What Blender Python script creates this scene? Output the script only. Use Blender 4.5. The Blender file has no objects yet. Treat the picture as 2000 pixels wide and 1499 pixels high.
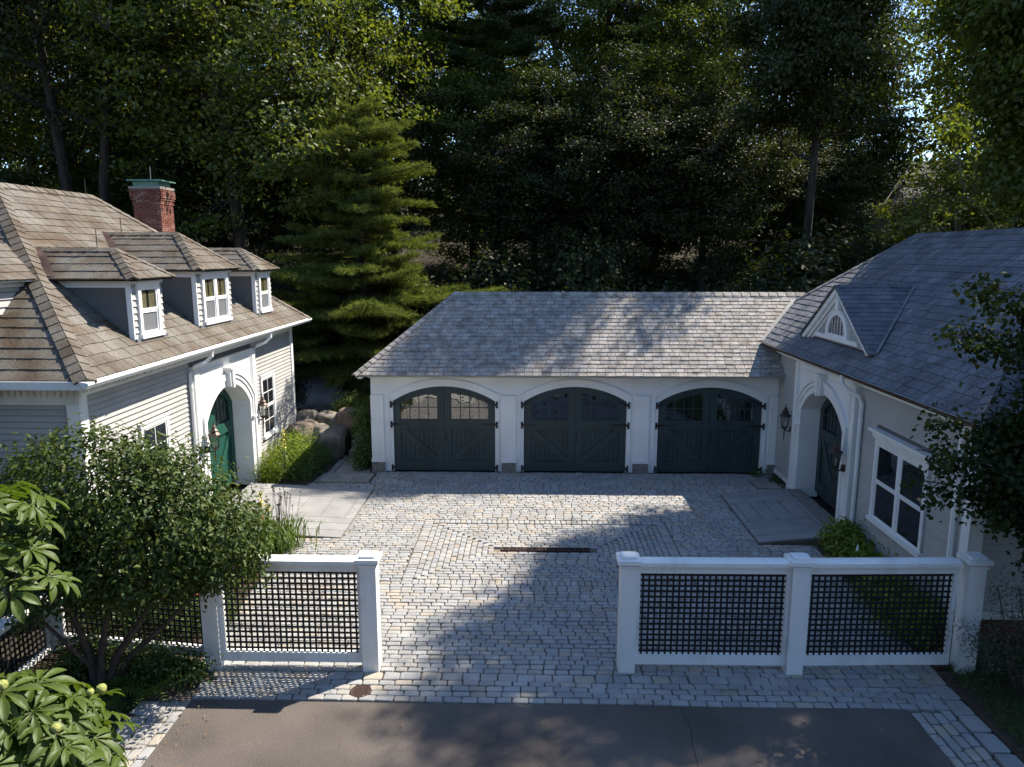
import bpy, math, random
import numpy as np
from mathutils import Vector, Matrix, noise as mnoise

random.seed(7)
RNG = np.random.default_rng(7)
PI = math.pi
scene = bpy.context.scene
col = scene.collection

# ------------------------------------------------------------------ camera
CAM_H = 6.06
cam_data = bpy.data.cameras.new('camera')
cam = bpy.data.objects.new('camera', cam_data)
col.objects.link(cam)
cam.location = (0, 0, CAM_H)
cam.rotation_euler = (math.radians(90 - 10.083), 0, math.radians(1.47))
cam_data.sensor_width = 36
cam_data.lens = 1420 / 2000 * 36
cam_data.clip_end = 2000
scene.camera = cam

# ------------------------------------------------------------------ sky and sun
SUN_H = Vector((0.69, 0.535, 1.0))            # towards the sun
SUN_EL = math.atan2(1.0, math.hypot(SUN_H.x, SUN_H.y))
SUN_ROT = math.atan2(SUN_H.x, SUN_H.y)
world = bpy.data.worlds.new('World')
scene.world = world
world.use_nodes = True
wn = world.node_tree
bg = wn.nodes['Background']
sky = wn.nodes.new('ShaderNodeTexSky')
sky.sky_type = 'NISHITA'
sky.sun_disc = False
sky.sun_elevation = SUN_EL
sky.sun_rotation = SUN_ROT
sky.air_density = 1.0
sky.dust_density = 0.2
sky.ozone_density = 4.0
wn.links.new(sky.outputs[0], bg.inputs[0])
bg.inputs[1].default_value = 0.125
sun_data = bpy.data.lights.new('sun', 'SUN')
sun_data.energy = 5.0
sun_data.angle = math.radians(0.53)
sun_data.color = (1.0, 0.92, 0.80)
sun = bpy.data.objects.new('sun', sun_data)
sun.rotation_euler = SUN_H.to_track_quat('Z', 'Y').to_euler()
sun.location = SUN_H * 60
col.objects.link(sun)
scene.view_settings.view_transform = 'Standard'
scene.view_settings.look = 'None'
scene.view_settings.gamma = 1
scene.view_settings.use_curve_mapping = False
scene.view_settings.exposure = 1.12
scene.render.engine = 'CYCLES'
scene.cycles.max_bounces = 4
scene.cycles.diffuse_bounces = 3
scene.cycles.transmission_bounces = 3
scene.cycles.transparent_max_bounces = 6
scene.cycles.use_denoising = True
scene.cycles.use_adaptive_sampling = True
scene.cycles.adaptive_threshold = 0.02

# ------------------------------------------------------------------ materials
MATS = {}


def mat(name, c1, c2=None, scale=3.0, rough=0.75, bump=0.0, bscale=60.0, tint=False, spec=0.4,
        detail=5.0, speck=None, speck_scale=140.0, metallic=0.0, stretch=None, contrast=(0.35, 0.65)):
    m = bpy.data.materials.new(name)
    m.use_nodes = True
    nt = m.node_tree
    N, L = nt.nodes, nt.links
    b = N['Principled BSDF']
    b.inputs['Roughness'].default_value = rough
    b.inputs['Specular IOR Level'].default_value = spec
    b.inputs['Metallic'].default_value = metallic
    geo = N.new('ShaderNodeNewGeometry')
    pos = geo.outputs['Position']
    if stretch:
        mp = N.new('ShaderNodeMapping')
        mp.inputs['Scale'].default_value = stretch
        L.new(pos, mp.inputs[0])
        pos = mp.outputs[0]
    out = None
    if c2 is not None:
        nz = N.new('ShaderNodeTexNoise')
        nz.inputs['Scale'].default_value = scale
        nz.inputs['Detail'].default_value = detail
        L.new(pos, nz.inputs['Vector'])
        rp = N.new('ShaderNodeValToRGB')
        rp.color_ramp.elements[0].position = contrast[0]
        rp.color_ramp.elements[1].position = contrast[1]
        rp.color_ramp.elements[0].color = (*c1, 1)
        rp.color_ramp.elements[1].color = (*c2, 1)
        L.new(nz.outputs['Fac'], rp.inputs[0])
        out = rp.outputs[0]
    else:
        rgb = N.new('ShaderNodeRGB')
        rgb.outputs[0].default_value = (*c1, 1)
        out = rgb.outputs[0]
    if speck is not None:
        n2 = N.new('ShaderNodeTexNoise')
        n2.inputs['Scale'].default_value = speck_scale
        n2.inputs['Detail'].default_value = 2
        L.new(geo.outputs['Position'], n2.inputs['Vector'])
        r2 = N.new('ShaderNodeValToRGB')
        r2.color_ramp.elements[0].position = 0.38
        r2.color_ramp.elements[1].position = 0.62
        r2.color_ramp.elements[0].color = (speck[0],) * 3 + (1,)
        r2.color_ramp.elements[1].color = (speck[1],) * 3 + (1,)
        L.new(n2.outputs['Fac'], r2.inputs[0])
        mx = N.new('ShaderNodeMix')
        mx.data_type = 'RGBA'
        mx.blend_type = 'MULTIPLY'
        mx.inputs[0].default_value = 1
        L.new(out, mx.inputs[6])
        L.new(r2.outputs[0], mx.inputs[7])
        out = mx.outputs[2]
    if tint:
        at = N.new('ShaderNodeAttribute')
        at.attribute_name = 'tint'
        mx = N.new('ShaderNodeMix')
        mx.data_type = 'RGBA'
        mx.blend_type = 'MULTIPLY'
        mx.inputs[0].default_value = 1
        L.new(out, mx.inputs[6])
        L.new(at.outputs['Color'], mx.inputs[7])
        out = mx.outputs[2]
    L.new(out, b.inputs['Base Color'])
    if bump:
        n3 = N.new('ShaderNodeTexNoise')
        n3.inputs['Scale'].default_value = bscale
        n3.inputs['Detail'].default_value = 4
        L.new(pos, n3.inputs['Vector'])
        bp = N.new('ShaderNodeBump')
        bp.inputs['Strength'].default_value = bump
        bp.inputs['Distance'].default_value = 0.02
        L.new(n3.outputs['Fac'], bp.inputs['Height'])
        L.new(bp.outputs[0], b.inputs['Normal'])
    MATS[name] = m
    return m


def leaf_mat(name, c, trans=0.4, gloss=0.025, grough=0.5):
    m = bpy.data.materials.new(name)
    m.use_nodes = True
    nt = m.node_tree
    N, L = nt.nodes, nt.links
    N.remove(N['Principled BSDF'])
    out = N['Material Output']
    at = N.new('ShaderNodeAttribute')
    at.attribute_name = 'tint'
    mx = N.new('ShaderNodeMix')
    mx.data_type = 'RGBA'
    mx.blend_type = 'MULTIPLY'
    mx.inputs[0].default_value = 1
    mx.inputs[6].default_value = (*c, 1)
    L.new(at.outputs['Color'], mx.inputs[7])
    d = N.new('ShaderNodeBsdfDiffuse')
    t = N.new('ShaderNodeBsdfTranslucent')
    L.new(mx.outputs[2], d.inputs[0])
    hs = N.new('ShaderNodeMix')
    hs.data_type = 'RGBA'
    hs.blend_type = 'MULTIPLY'
    hs.inputs[0].default_value = 1
    hs.inputs[7].default_value = (1.25, 1.3, 0.5, 1)
    L.new(mx.outputs[2], hs.inputs[6])
    L.new(hs.outputs[2], t.inputs[0])
    a = N.new('ShaderNodeMixShader')
    a.inputs[0].default_value = trans
    L.new(d.outputs[0], a.inputs[1])
    L.new(t.outputs[0], a.inputs[2])
    g = N.new('ShaderNodeBsdfGlossy')
    g.inputs['Roughness'].default_value = grough
    g.inputs['Color'].default_value = (0.9, 0.95, 0.9, 1)
    b = N.new('ShaderNodeMixShader')
    b.inputs[0].default_value = gloss
    L.new(a.outputs[0], b.inputs[1])
    L.new(g.outputs[0], b.inputs[2])
    L.new(b.outputs[0], out.inputs[0])
    MATS[name] = m
    return m


def glass_mat(name, opaque, wave=0.06, refl=0.25, inner=(0.012, 0.014, 0.016)):
    m = bpy.data.materials.new(name)
    m.use_nodes = True
    nt = m.node_tree
    N, L = nt.nodes, nt.links
    N.remove(N['Principled BSDF'])
    out = N['Material Output']
    geo = N.new('ShaderNodeNewGeometry')
    nz = N.new('ShaderNodeTexNoise')
    nz.inputs['Scale'].default_value = 2.6
    nz.inputs['Detail'].default_value = 1
    L.new(geo.outputs['Position'], nz.inputs['Vector'])
    bp = N.new('ShaderNodeBump')
    bp.inputs['Strength'].default_value = wave
    bp.inputs['Distance'].default_value = 0.1
    L.new(nz.outputs['Fac'], bp.inputs['Height'])
    g = N.new('ShaderNodeBsdfGlossy')
    g.inputs['Roughness'].default_value = 0.01
    L.new(bp.outputs[0], g.inputs['Normal'])
    if opaque:
        d = N.new('ShaderNodeBsdfDiffuse')
        d.inputs[0].default_value = (*inner, 1)
    else:
        d = N.new('ShaderNodeBsdfTransparent')
        d.inputs[0].default_value = (0.8, 0.83, 0.82, 1)
    fc = N.new('ShaderNodeLayerWeight')
    fc.inputs[0].default_value = 0.5
    lw = N.new('ShaderNodeMath')
    lw.operation = 'POWER'
    lw.inputs[1].default_value = 4.0
    L.new(fc.outputs['Facing'], lw.inputs[0])
    ad = N.new('ShaderNodeMath')
    ad.operation = 'ADD'
    ad.use_clamp = True
    ad.inputs[1].default_value = refl
    L.new(lw.outputs[0], ad.inputs[0])
    x = N.new('ShaderNodeMixShader')
    L.new(ad.outputs[0], x.inputs[0])
    L.new(d.outputs[0], x.inputs[1])
    L.new(g.outputs[0], x.inputs[2])
    L.new(x.outputs[0], out.inputs[0])
    MATS[name] = m
    return m


mat('white', (0.74, 0.74, 0.72), (0.82, 0.82, 0.80), scale=1.5, rough=0.5, bump=0.05, bscale=30)
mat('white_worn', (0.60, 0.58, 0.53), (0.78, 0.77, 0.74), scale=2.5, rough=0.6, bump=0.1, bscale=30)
mat('white_fence', (0.63, 0.62, 0.59), (0.80, 0.80, 0.78), scale=3.2, rough=0.55, bump=0.15, bscale=25, detail=8, contrast=(0.28, 0.52), stretch=(1, 1, 0.4))
mat('clapboard', (0.37, 0.36, 0.345), (0.425, 0.415, 0.395), scale=1.2, rough=0.65, bump=0.06, bscale=40, tint=True)
mat('wall_core', (0.13, 0.125, 0.12), rough=0.8)  # darkened so the gaps between clapboards read as shadow lines
mat('slate_left', (0.080, 0.056, 0.035), (0.152, 0.137, 0.112), scale=1.7, rough=0.8, bump=0.35, bscale=22, tint=True,
    speck=(0.8, 1.12), speck_scale=30, detail=8)
mat('slate_garage', (0.225, 0.20, 0.175), (0.40, 0.37, 0.34), scale=4.5, rough=0.8, bump=0.35, bscale=26, tint=True,
    speck=(0.78, 1.15), speck_scale=26, detail=8)
mat('slate_right', (0.105, 0.108, 0.125), (0.175, 0.18, 0.195), scale=2.2, rough=0.75, bump=0.35, bscale=24, tint=True,
    speck=(0.75, 1.15), speck_scale=26, detail=8)
mat('roof_deck', (0.09, 0.085, 0.08), rough=0.9)
mat('sett', (0.29, 0.28, 0.265), (0.37, 0.36, 0.342), scale=2.2, rough=0.8, bump=0.5, bscale=55, tint=True,
    speck=(0.8, 1.12), speck_scale=90)
mat('joint', (0.12, 0.095, 0.07), (0.18, 0.15, 0.115), scale=4, rough=0.95, bump=0.5, bscale=80)
mat('granite_slab', (0.235, 0.23, 0.225), (0.285, 0.28, 0.275), scale=3, rough=0.75, bump=0.2, bscale=70, tint=True,
    speck=(0.85, 1.1), speck_scale=130)
mat('bluestone', (0.25, 0.235, 0.215), (0.34, 0.31, 0.275), scale=2.5, rough=0.8, bump=0.3, bscale=40, tint=True)
mat('granite_block', (0.17, 0.15, 0.13), (0.27, 0.24, 0.21), scale=9, rough=0.85, bump=0.5, bscale=50, speck=(0.7, 1.2))
mat('asphalt', (0.082, 0.069, 0.061), (0.136, 0.114, 0.100), scale=0.7, rough=0.9, bump=0.6, bscale=160,
    speck=(0.6, 1.4), speck_scale=85, detail=6)
mat('asphalt_crack', (0.05, 0.045, 0.04), rough=1.0)
mat('earth', (0.022, 0.018, 0.012), (0.05, 0.04, 0.027), scale=2.5, rough=1.0, bump=0.8, bscale=25)
mat('mulch', (0.045, 0.030, 0.02), (0.09, 0.062, 0.042), scale=14, rough=1.0, bump=1.0, bscale=60)
mat('green_door', (0.007, 0.060, 0.042), (0.012, 0.080, 0.057), scale=2, rough=0.55, bump=0.08, bscale=30, stretch=(1, 1, 0.2))
mat('garage_door', (0.028, 0.044, 0.044), (0.040, 0.059, 0.058), scale=2, rough=0.55, bump=0.08, bscale=30, stretch=(1, 1, 0.2))
mat('door_frame_dark', (0.018, 0.022, 0.03), rough=0.6)
mat('iron', (0.012, 0.011, 0.011), rough=0.45, spec=0.5)
mat('bronze', (0.045, 0.03, 0.024), (0.075, 0.05, 0.04), scale=20, rough=0.45, metallic=0.4)
mat('brass', (0.35, 0.2, 0.06), rough=0.35, metallic=0.8)
mat('lattice', (0.010, 0.011, 0.013), rough=0.55)
mat('cap_metal', (0.10, 0.20, 0.165), (0.16, 0.30, 0.25), scale=6, rough=0.5, metallic=0.2)
mat('brick', (0.20, 0.055, 0.035), (0.27, 0.12, 0.09), scale=2.6, rough=0.85, bump=0.3, bscale=60, tint=True)
mat('mortar', (0.28, 0.24, 0.21), rough=0.95)
mat('copper_gutter', (0.045, 0.025, 0.018), (0.11, 0.065, 0.045), scale=3, rough=0.6, metallic=0.2)
mat('flashing', (0.12, 0.125, 0.135), (0.19, 0.195, 0.20), scale=3, rough=0.6)
mat('curtain', (0.36, 0.27, 0.15), (0.45, 0.36, 0.22), scale=6, rough=0.9)
mat('screen_mesh', (0.14, 0.145, 0.155), rough=0.7)
mat('dark_room', (0.01, 0.01, 0.011), rough=0.9)
mat('rust_iron', (0.035, 0.018, 0.015), (0.07, 0.036, 0.028), scale=25, rough=0.8, bump=0.3)
mat('bark', (0.020, 0.016, 0.013), (0.055, 0.044, 0.035), scale=5, rough=0.95, bump=0.9, bscale=16, stretch=(1, 1, 0.25))
mat('bark_pale', (0.09, 0.075, 0.06), (0.19, 0.16, 0.13), scale=5, rough=0.95, bump=0.9, bscale=16, stretch=(1, 1, 0.25))
mat('stem_brown', (0.06, 0.04, 0.03), (0.10, 0.07, 0.055), scale=9, rough=0.9, bump=0.4, bscale=30)
mat('boulder', (0.09, 0.08, 0.065), (0.25, 0.225, 0.19), scale=3.5, rough=0.9, bump=1.0, bscale=12, speck=(0.8, 1.15))
mat('boulder_pink', (0.10, 0.08, 0.062), (0.26, 0.195, 0.155), scale=3.5, rough=0.9, bump=1.0, bscale=12, speck=(0.8, 1.15))
mat('rock', (0.15, 0.15, 0.155), (0.28, 0.275, 0.27), scale=1.4, rough=0.9, bump=0.8, bscale=8)
mat('orange_petal', (0.80, 0.27, 0.01), rough=0.6)
mat('yellow_petal', (0.75, 0.66, 0.16), rough=0.6)
mat('husk', (0.26, 0.29, 0.075), (0.33, 0.34, 0.10), scale=20, rough=0.7, bump=0.8, bscale=90)
mat('husk_stalk', (0.24, 0.14, 0.045), rough=0.8, tint=True)
leaf_mat('leaf_oak', (0.098, 0.118, 0.020), 0.5)
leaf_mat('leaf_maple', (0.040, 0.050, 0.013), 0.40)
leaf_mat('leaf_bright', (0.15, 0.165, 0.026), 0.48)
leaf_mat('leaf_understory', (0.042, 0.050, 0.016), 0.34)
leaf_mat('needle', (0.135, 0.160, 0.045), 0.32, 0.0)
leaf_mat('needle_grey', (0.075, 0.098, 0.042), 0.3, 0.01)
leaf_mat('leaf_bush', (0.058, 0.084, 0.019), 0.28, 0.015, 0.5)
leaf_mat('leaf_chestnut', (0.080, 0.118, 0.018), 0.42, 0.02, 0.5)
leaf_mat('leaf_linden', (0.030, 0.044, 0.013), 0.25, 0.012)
leaf_mat('leaf_lime', (0.19, 0.25, 0.028), 0.45)
leaf_mat('leaf_garden', (0.075, 0.12, 0.028), 0.38)
leaf_mat('leaf_olive', (0.085, 0.10, 0.065), 0.2)
leaf_mat('leaf_fern', (0.10, 0.15, 0.03), 0.4)
glass_mat('glass_garage', True, 0.06, 0.20)
glass_mat('glass_dark', True, 0.03, 0.03, (0.014, 0.016, 0.02))
glass_mat('glass_clear', False, 0.03, 0.05)

# ------------------------------------------------------------------ helpers


def obj(name, me, parent=None, m=None):
    o = bpy.data.objects.new(name, me)
    col.objects.link(o)
    if m is not None and me is not None and len(me.materials) == 0:
        me.materials.append(MATS[m])
    if parent is not None:
        o.parent = parent
        if parent.type == 'EMPTY':
            o.matrix_parent_inverse = Matrix.Translation(-Vector(parent.location))
    return o


def tag(o, label=None, cat=None, group=None, kind=None):
    if label:
        o['label'] = label
    if cat:
        o['category'] = cat
    if group:
        o['group'] = group
    if kind:
        o['kind'] = kind
    return o


def thing(name, label, cat, loc=(0, 0, 0), group=None):
    o = bpy.data.objects.new(name, None)
    o.empty_display_size = 0.2
    col.objects.link(o)
    o.location = loc
    return tag(o, label, cat, group)


def np_mesh(name, V, F, tint=None, smooth=False):
    """V (n,3), F (m,k) with constant k; tint (m,3)"""
    V = np.asarray(V, dtype=np.float32)
    F = np.asarray(F, dtype=np.int32)
    k = F.shape[1]
    me = bpy.data.meshes.new(name)
    me.vertices.add(len(V))
    me.vertices.foreach_set('co', V.ravel())
    me.loops.add(F.size)
    me.loops.foreach_set('vertex_index', F.ravel())
    me.polygons.add(len(F))
    me.polygons.foreach_set('loop_start', np.arange(0, F.size, k, dtype=np.int32))
    if smooth:
        me.polygons.foreach_set('use_smooth', np.ones(len(F), dtype=bool))
    if tint is not None:
        a = me.attributes.new('tint', 'FLOAT_COLOR', 'FACE')
        c = np.ones((len(F), 4), dtype=np.float32)
        c[:, :3] = tint
        a.data.foreach_set('color', c.ravel())
    me.update(calc_edges=True)
    return me


class MB:
    """collects polygons of one mesh"""

    def __init__(self):
        self.v, self.f, self.t = [], [], []

    def add(self, vs, fs, tint=(1, 1, 1)):
        b = len(self.v)
        self.v.extend([tuple(p) for p in vs])
        for f in fs:
            self.f.append([b + i for i in f])
            self.t.append(tint)
        return self

    def prism(self, fr, poly, n0, n1, tint=(1, 1, 1)):
        """poly [(u,v)] in frame fr, from n0 to n1 (n1 may be a function of u,v)"""
        k = len(poly)
        f1 = n1 if callable(n1) else (lambda u, v: n1)
        vs = [fr.p(u, n0, v) for u, v in poly] + [fr.p(u, f1(u, v), v) for u, v in poly]
        fs = [list(range(k))[::-1], list(range(k, 2 * k))]
        fs += [[i, (i + 1) % k, k + (i + 1) % k, k + i] for i in range(k)]
        return self.add(vs, fs, tint)

    def rect(self, fr, u0, u1, v0, v1, n0, n1, tint=(1, 1, 1)):
        return self.prism(fr, [(u0, v0), (u1, v0), (u1, v1), (u0, v1)], n0, n1, tint)

    def box(self, x0, x1, y0, y1, z0, z1, tint=(1, 1, 1)):
        vs = [(x0, y0, z0), (x1, y0, z0), (x1, y1, z0), (x0, y1, z0), (x0, y0, z1), (x1, y0, z1), (x1, y1, z1), (x0, y1, z1)]
        return self.add(vs, [[3, 2, 1, 0], [4, 5, 6, 7], [0, 1, 5, 4], [1, 2, 6, 5], [2, 3, 7, 6], [3, 0, 4, 7]], tint)

    def lathe(self, c, prof, seg=10, tint=(1, 1, 1)):
        vs, fs = [], []
        for r, z in prof:
            for s in range(seg):
                a = 2 * PI * s / seg
                vs.append((c[0] + r * math.cos(a), c[1] + r * math.sin(a), c[2] + z))
        for i in range(len(prof) - 1):
            for s in range(seg):
                fs.append([i * seg + s, i * seg + (s + 1) % seg, (i + 1) * seg + (s + 1) % seg, (i + 1) * seg + s])
        fs.append(list(range(seg))[::-1])
        fs.append([(len(prof) - 1) * seg + s for s in range(seg)])
        return self.add(vs, fs, tint)

    def tube(self, pts, rad, seg=6, tint=(1, 1, 1)):
        pts = [Vector(p) for p in pts]
        vs, fs = [], []
        for i, p in enumerate(pts):
            d = (pts[min(i + 1, len(pts) - 1)] - pts[max(i - 1, 0)])
            if d.length < 1e-6:
                d = Vector((0, 0, 1))
            d.normalize()
            a = d.cross(Vector((0.31, 0.17, 0.93)))
            if a.length < 0.1:
                a = d.cross(Vector((1, 0, 0)))
            a.normalize()
            b = d.cross(a)
            r = rad[i] if hasattr(rad, '__len__') else rad
            for s in range(seg):
                t = 2 * PI * s / seg
                vs.append(p + a * (r * math.cos(t)) + b * (r * math.sin(t)))
        for i in range(len(pts) - 1):
            for s in range(seg):
                fs.append([i * seg + s, i * seg + (s + 1) % seg, (i + 1) * seg + (s + 1) % seg, (i + 1) * seg + s])
        fs.append(list(range(seg)))
        fs.append([(len(pts) - 1) * seg + s for s in range(seg)][::-1])
        return self.add(vs, fs, tint)

    def mesh(self, name, smooth=False):
        me = bpy.data.meshes.new(name)
        me.from_pydata(self.v, [], self.f)
        a = me.attributes.new('tint', 'FLOAT_COLOR', 'FACE')
        c = np.ones((len(self.f), 4), dtype=np.float32)
        c[:, :3] = np.array(self.t, dtype=np.float32)
        a.data.foreach_set('color', c.ravel())
        if smooth:
            me.polygons.foreach_set('use_smooth', np.ones(len(self.f), dtype=bool))
        me.update()
        return me

    def build(self, name, m, parent=None, smooth=False):
        return obj(name, self.mesh(name, smooth), parent, m)


class Fr:
    """a frame: u along the surface, v up it, n out of it"""

    def __init__(self, O, U, N, V=(0, 0, 1)):
        self.O, self.U, self.N, self.V = Vector(O), Vector(U), Vector(N), Vector(V)

    def p(self, u, n, v):
        return self.O + self.U * u + self.N * n + self.V * v

    def matrix(self, u, n, v):
        o = self.p(u, n, v)
        return Matrix(((self.U.x, self.V.x, self.N.x, o.x), (self.U.y, self.V.y, self.N.y, o.y),
                       (self.U.z, self.V.z, self.N.z, o.z), (0, 0, 0, 1)))


FLAT = Fr((0, 0, 0), (1, 0, 0), (0, 0, 1), (0, 1, 0))       # u = x, v = y, n = z


def clip_poly(poly, clip):
    """Sutherland-Hodgman; clip is convex and counter-clockwise"""
    out = poly
    for i in range(len(clip)):
        a, b = clip[i], clip[(i + 1) % len(clip)]
        inp, out = out, []
        if not inp:
            return []

        def side(p):
            return (b[0] - a[0]) * (p[1] - a[1]) - (b[1] - a[1]) * (p[0] - a[0])
        for j in range(len(inp)):
            p, q = inp[j], inp[(j + 1) % len(inp)]
            sp, sq = side(p), side(q)
            if sp >= 0:
                out.append(p)
            if sp * sq < 0:
                t = sp / (sp - sq)
                out.append((p[0] + (q[0] - p[0]) * t, p[1] + (q[1] - p[1]) * t))
    return out


def area(poly):
    return 0.5 * sum(poly[i][0] * poly[(i + 1) % len(poly)][1] - poly[(i + 1) % len(poly)][0] * poly[i][1] for i in range(len(poly)))


def ccw(poly):
    return poly if area(poly) > 0 else poly[::-1]


def inside(pt, poly):
    x, y = pt
    r = False
    for i in range(len(poly)):
        (x1, y1), (x2, y2) = poly[i], poly[i - 1]
        if (y1 > y) != (y2 > y) and x < (x2 - x1) * (y - y1) / (y2 - y1) + x1:
            r = not r
    return r


def arc(cu, w, spring, crown, seg=16, off=0.0, u0=None, u1=None):
    """points of a segmental arch from left to right; off moves it outwards"""
    r = crown - spring
    R = (w * w + r * r) / (2 * r)
    cz = crown - R
    a = math.asin(min(1, w / R))
    pts = []
    for i in range(seg + 1):
        t = -a + 2 * a * i / seg
        pts.append((cu + (R + off) * math.sin(t), cz + (R + off) * math.cos(t)))
    return pts


def arc_z(u, cu, w, spring, crown, off=0.0):
    r = crown - spring
    R = (w * w + r * r) / (2 * r)
    d = min(abs(u - cu), w)
    return crown - R + math.sqrt(max((R + off) ** 2 - d * d, 0))


def arched_wall(mb, fr, u0, u1, z0, z1, ops, nf, nb, seg=18):
    """a wall sheet with arched openings (cu, w, spring, crown) and reveals from nf to nb"""
    us = {u0, u1}
    for cu, w, s, c in ops:
        for i in range(seg + 1):
            us.add(cu - w + 2 * w * i / seg)
    us = sorted(us)
    for a, b in zip(us[:-1], us[1:]):
        m = (a + b) / 2
        za = zb = z0
        op = None
        for o in ops:
            if abs(m - o[0]) < o[1]:
                op = o
                za, zb = arc_z(a, *o), arc_z(b, *o)
        mb.add([fr.p(a, nf, za), fr.p(b, nf, zb), fr.p(b, nf, z1), fr.p(a, nf, z1)], [[0, 1, 2, 3]])
        if op:
            mb.add([fr.p(a, nf, za), fr.p(b, nf, zb), fr.p(b, nb, zb), fr.p(a, nb, za)], [[0, 1, 2, 3]])
    for cu, w, s, c in ops:
        for e in (-w, w):
            mb.add([fr.p(cu + e, nf, z0), fr.p(cu + e, nb, z0), fr.p(cu + e, nb, s), fr.p(cu + e, nf, s)], [[0, 1, 2, 3]])
    for u in (u0, u1):
        mb.add([fr.p(u, nf, z0), fr.p(u, nb, z0), fr.p(u, nb, z1), fr.p(u, nf, z1)], [[0, 1, 2, 3]])
    mb.add([fr.p(u0, nf, z1), fr.p(u1, nf, z1), fr.p(u1, nb, z1), fr.p(u0, nb, z1)], [[0, 1, 2, 3]])


def arch_band(mb, fr, op, off0, off1, n0, n1, z0=None, seg=16):
    """a moulding that follows the arch and, with z0, runs down both sides"""
    a, b = arc(*op, seg=seg, off=off0), arc(*op, seg=seg, off=off1)
    for i in range(seg):
        mb.prism(fr, [a[i], a[i + 1], b[i + 1], b[i]], n0, n1)
    if z0 is not None:
        for (pa, pb) in ((a[0], b[0]), (a[-1], b[-1])):
            mb.prism(fr, [(pa[0], z0), (pb[0], z0), pb, pa], n0, n1)


def rj(a, b):
    return random.uniform(a, b)


def pix_size(p):
    d = Vector(p) - Vector((0, 0, CAM_H))
    f = Vector((-0.0253, 0.9842, -0.1751))
    w = d.dot(f)
    if w < 0.5:
        return 0
    x = d.dot(Vector((0.99967, 0.02565, 0))) / w
    y = d.z / w
    if abs(x) > 0.74:
        return 0
    return 1.0 / w

# ------------------------------------------------------------------ pieces laid in numbers (setts, slates)


def lay(items, pool, parent, name, m, stuff_name, limit=300):
    """items: (centre, 'v', variant, matrix) or (centre, 'm', MB). The largest in view are single objects, the rest one part"""
    items = sorted(items, key=lambda it: -pix_size(it[0]))
    meshes = []
    for mbp in pool:
        me = mbp.mesh(name)
        me.materials.append(MATS[m])
        meshes.append(me)
    for it in items[:limit]:
        if it[1] == 'v':
            o = obj(name, meshes[it[2]], parent)
            o.matrix_basis = it[3]
        else:
            it[2].build(name, m, parent)
    rest = MB()
    for it in items[limit:]:
        if it[1] == 'v':
            p = pool[it[2]]
            b = len(rest.v)
            M = it[3]
            rest.v.extend([tuple(M @ Vector(q)) for q in p.v])
            rest.f.extend([[b + i for i in f] for f in p.f])
            rest.t.extend(p.t)
        else:
            rest.add(it[2].v, it[2].f)
            rest.t[-len(it[2].f):] = it[2].t
    if rest.f:
        tag(rest.build(stuff_name, m, parent), kind='stuff')


def sett_pool(n, lo, hi):
    pool = []
    for i in range(n):
        mb = MB()
        w, l = 0.5, 0.5
        c = 0.075
        ring = [(-l + c, -w), (l - c, -w), (l, -w + c * 1.4), (l, w - c * 1.4), (l - c, w), (-l + c, w), (-l, w - c * 1.4), (-l, -w + c * 1.4)]
        ring = [(a + rj(-.035, .035), b + rj(-.05, .05)) for a, b in ring]
        k = len(ring)
        tz = [rj(-0.006, 0.006) for _ in ring]
        vs = [(a, b, -0.06) for a, b in ring] + [(a, b, -0.009 + t * .3) for (a, b), t in zip(ring, tz)]
        vs += [(a * .90, b * .85, 0.0 + t * .4) for (a, b), t in zip(ring, tz)]
        vs.append((0, 0, 0.003))
        fs = [[j, (j + 1) % k, k + (j + 1) % k, k + j] for j in range(k)]
        fs += [[k + j, k + (j + 1) % k, 2 * k + (j + 1) % k, 2 * k + j] for j in range(k)]
        fs += [[2 * k + j, 2 * k + (j + 1) % k, 3 * k] for j in range(k)]
        g = rj(lo, hi)
        t = random.choice([(1.0, 0.985, 0.96), (1.02, 0.985, 0.94), (0.96, 0.99, 1.03), (0.98, 0.99, 1.0), (1.0, 0.98, 0.96), (1.08, 0.98, 0.86), (0.95, 0.985, 1.02)])
        mb.add(vs, fs, tuple(g * q for q in t))
        pool.append(mb)
    return pool


SETTS = sett_pool(36, 0.88, 1.08)


def sett(items, x, y, l, w, rot=0.0, z=0.0):
    M = Matrix.Translation((x, y, z + rj(-.004, .004))) @ Matrix.Rotation(rot + rj(-.02, .02), 4, 'Z') @ Matrix.Rotation(rj(-.02, .02), 4, 'X') @ Matrix.Diagonal((l, w, 1, 1))
    items.append(((x, y, z), 'v', random.randrange(len(SETTS)), M))


# ------------------------------------------------------------------ ground


def terr(x, y):
    t = max(0.0, y - 22.2)
    z = 0.27 * min(t, 32) + 0.14 * max(0, min(t, 110) - 32)
    z += 0.35 * min(1, t / 5) * mnoise.noise((x * .25, y * .25, 0.3))
    if x > 13:
        z += 0.10 * min(x - 13, 30) * min(1, max(0, (y - 8) / 10))
    if x < -9:
        z += 0.05 * min(-9 - x, 30) * min(1, max(0, (y - 20) / 10))
    return z - 0.07


xs = sorted(set([round(v, 2) for v in np.arange(-45, 45.1, 1.0)] + [-400, -250, -150, -100, -70, -55, 55, 70, 100, 150, 250, 400]))
ys = sorted(set([round(v, 2) for v in np.arange(-20, 70.1, 1.0)] + [-400, -250, -120, -60, -35, 85, 110, 150, 250, 400, 700]))
V = [(x, y, terr(x, y)) for y in ys for x in xs]
nx = len(xs)
F = [(j * nx + i, j * nx + i + 1, (j + 1) * nx + i + 1, (j + 1) * nx + i) for j in range(len(ys) - 1) for i in range(nx - 1)]
tag(obj('ground', np_mesh('ground', V, F, smooth=True), None, 'earth'), kind='structure')

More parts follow.
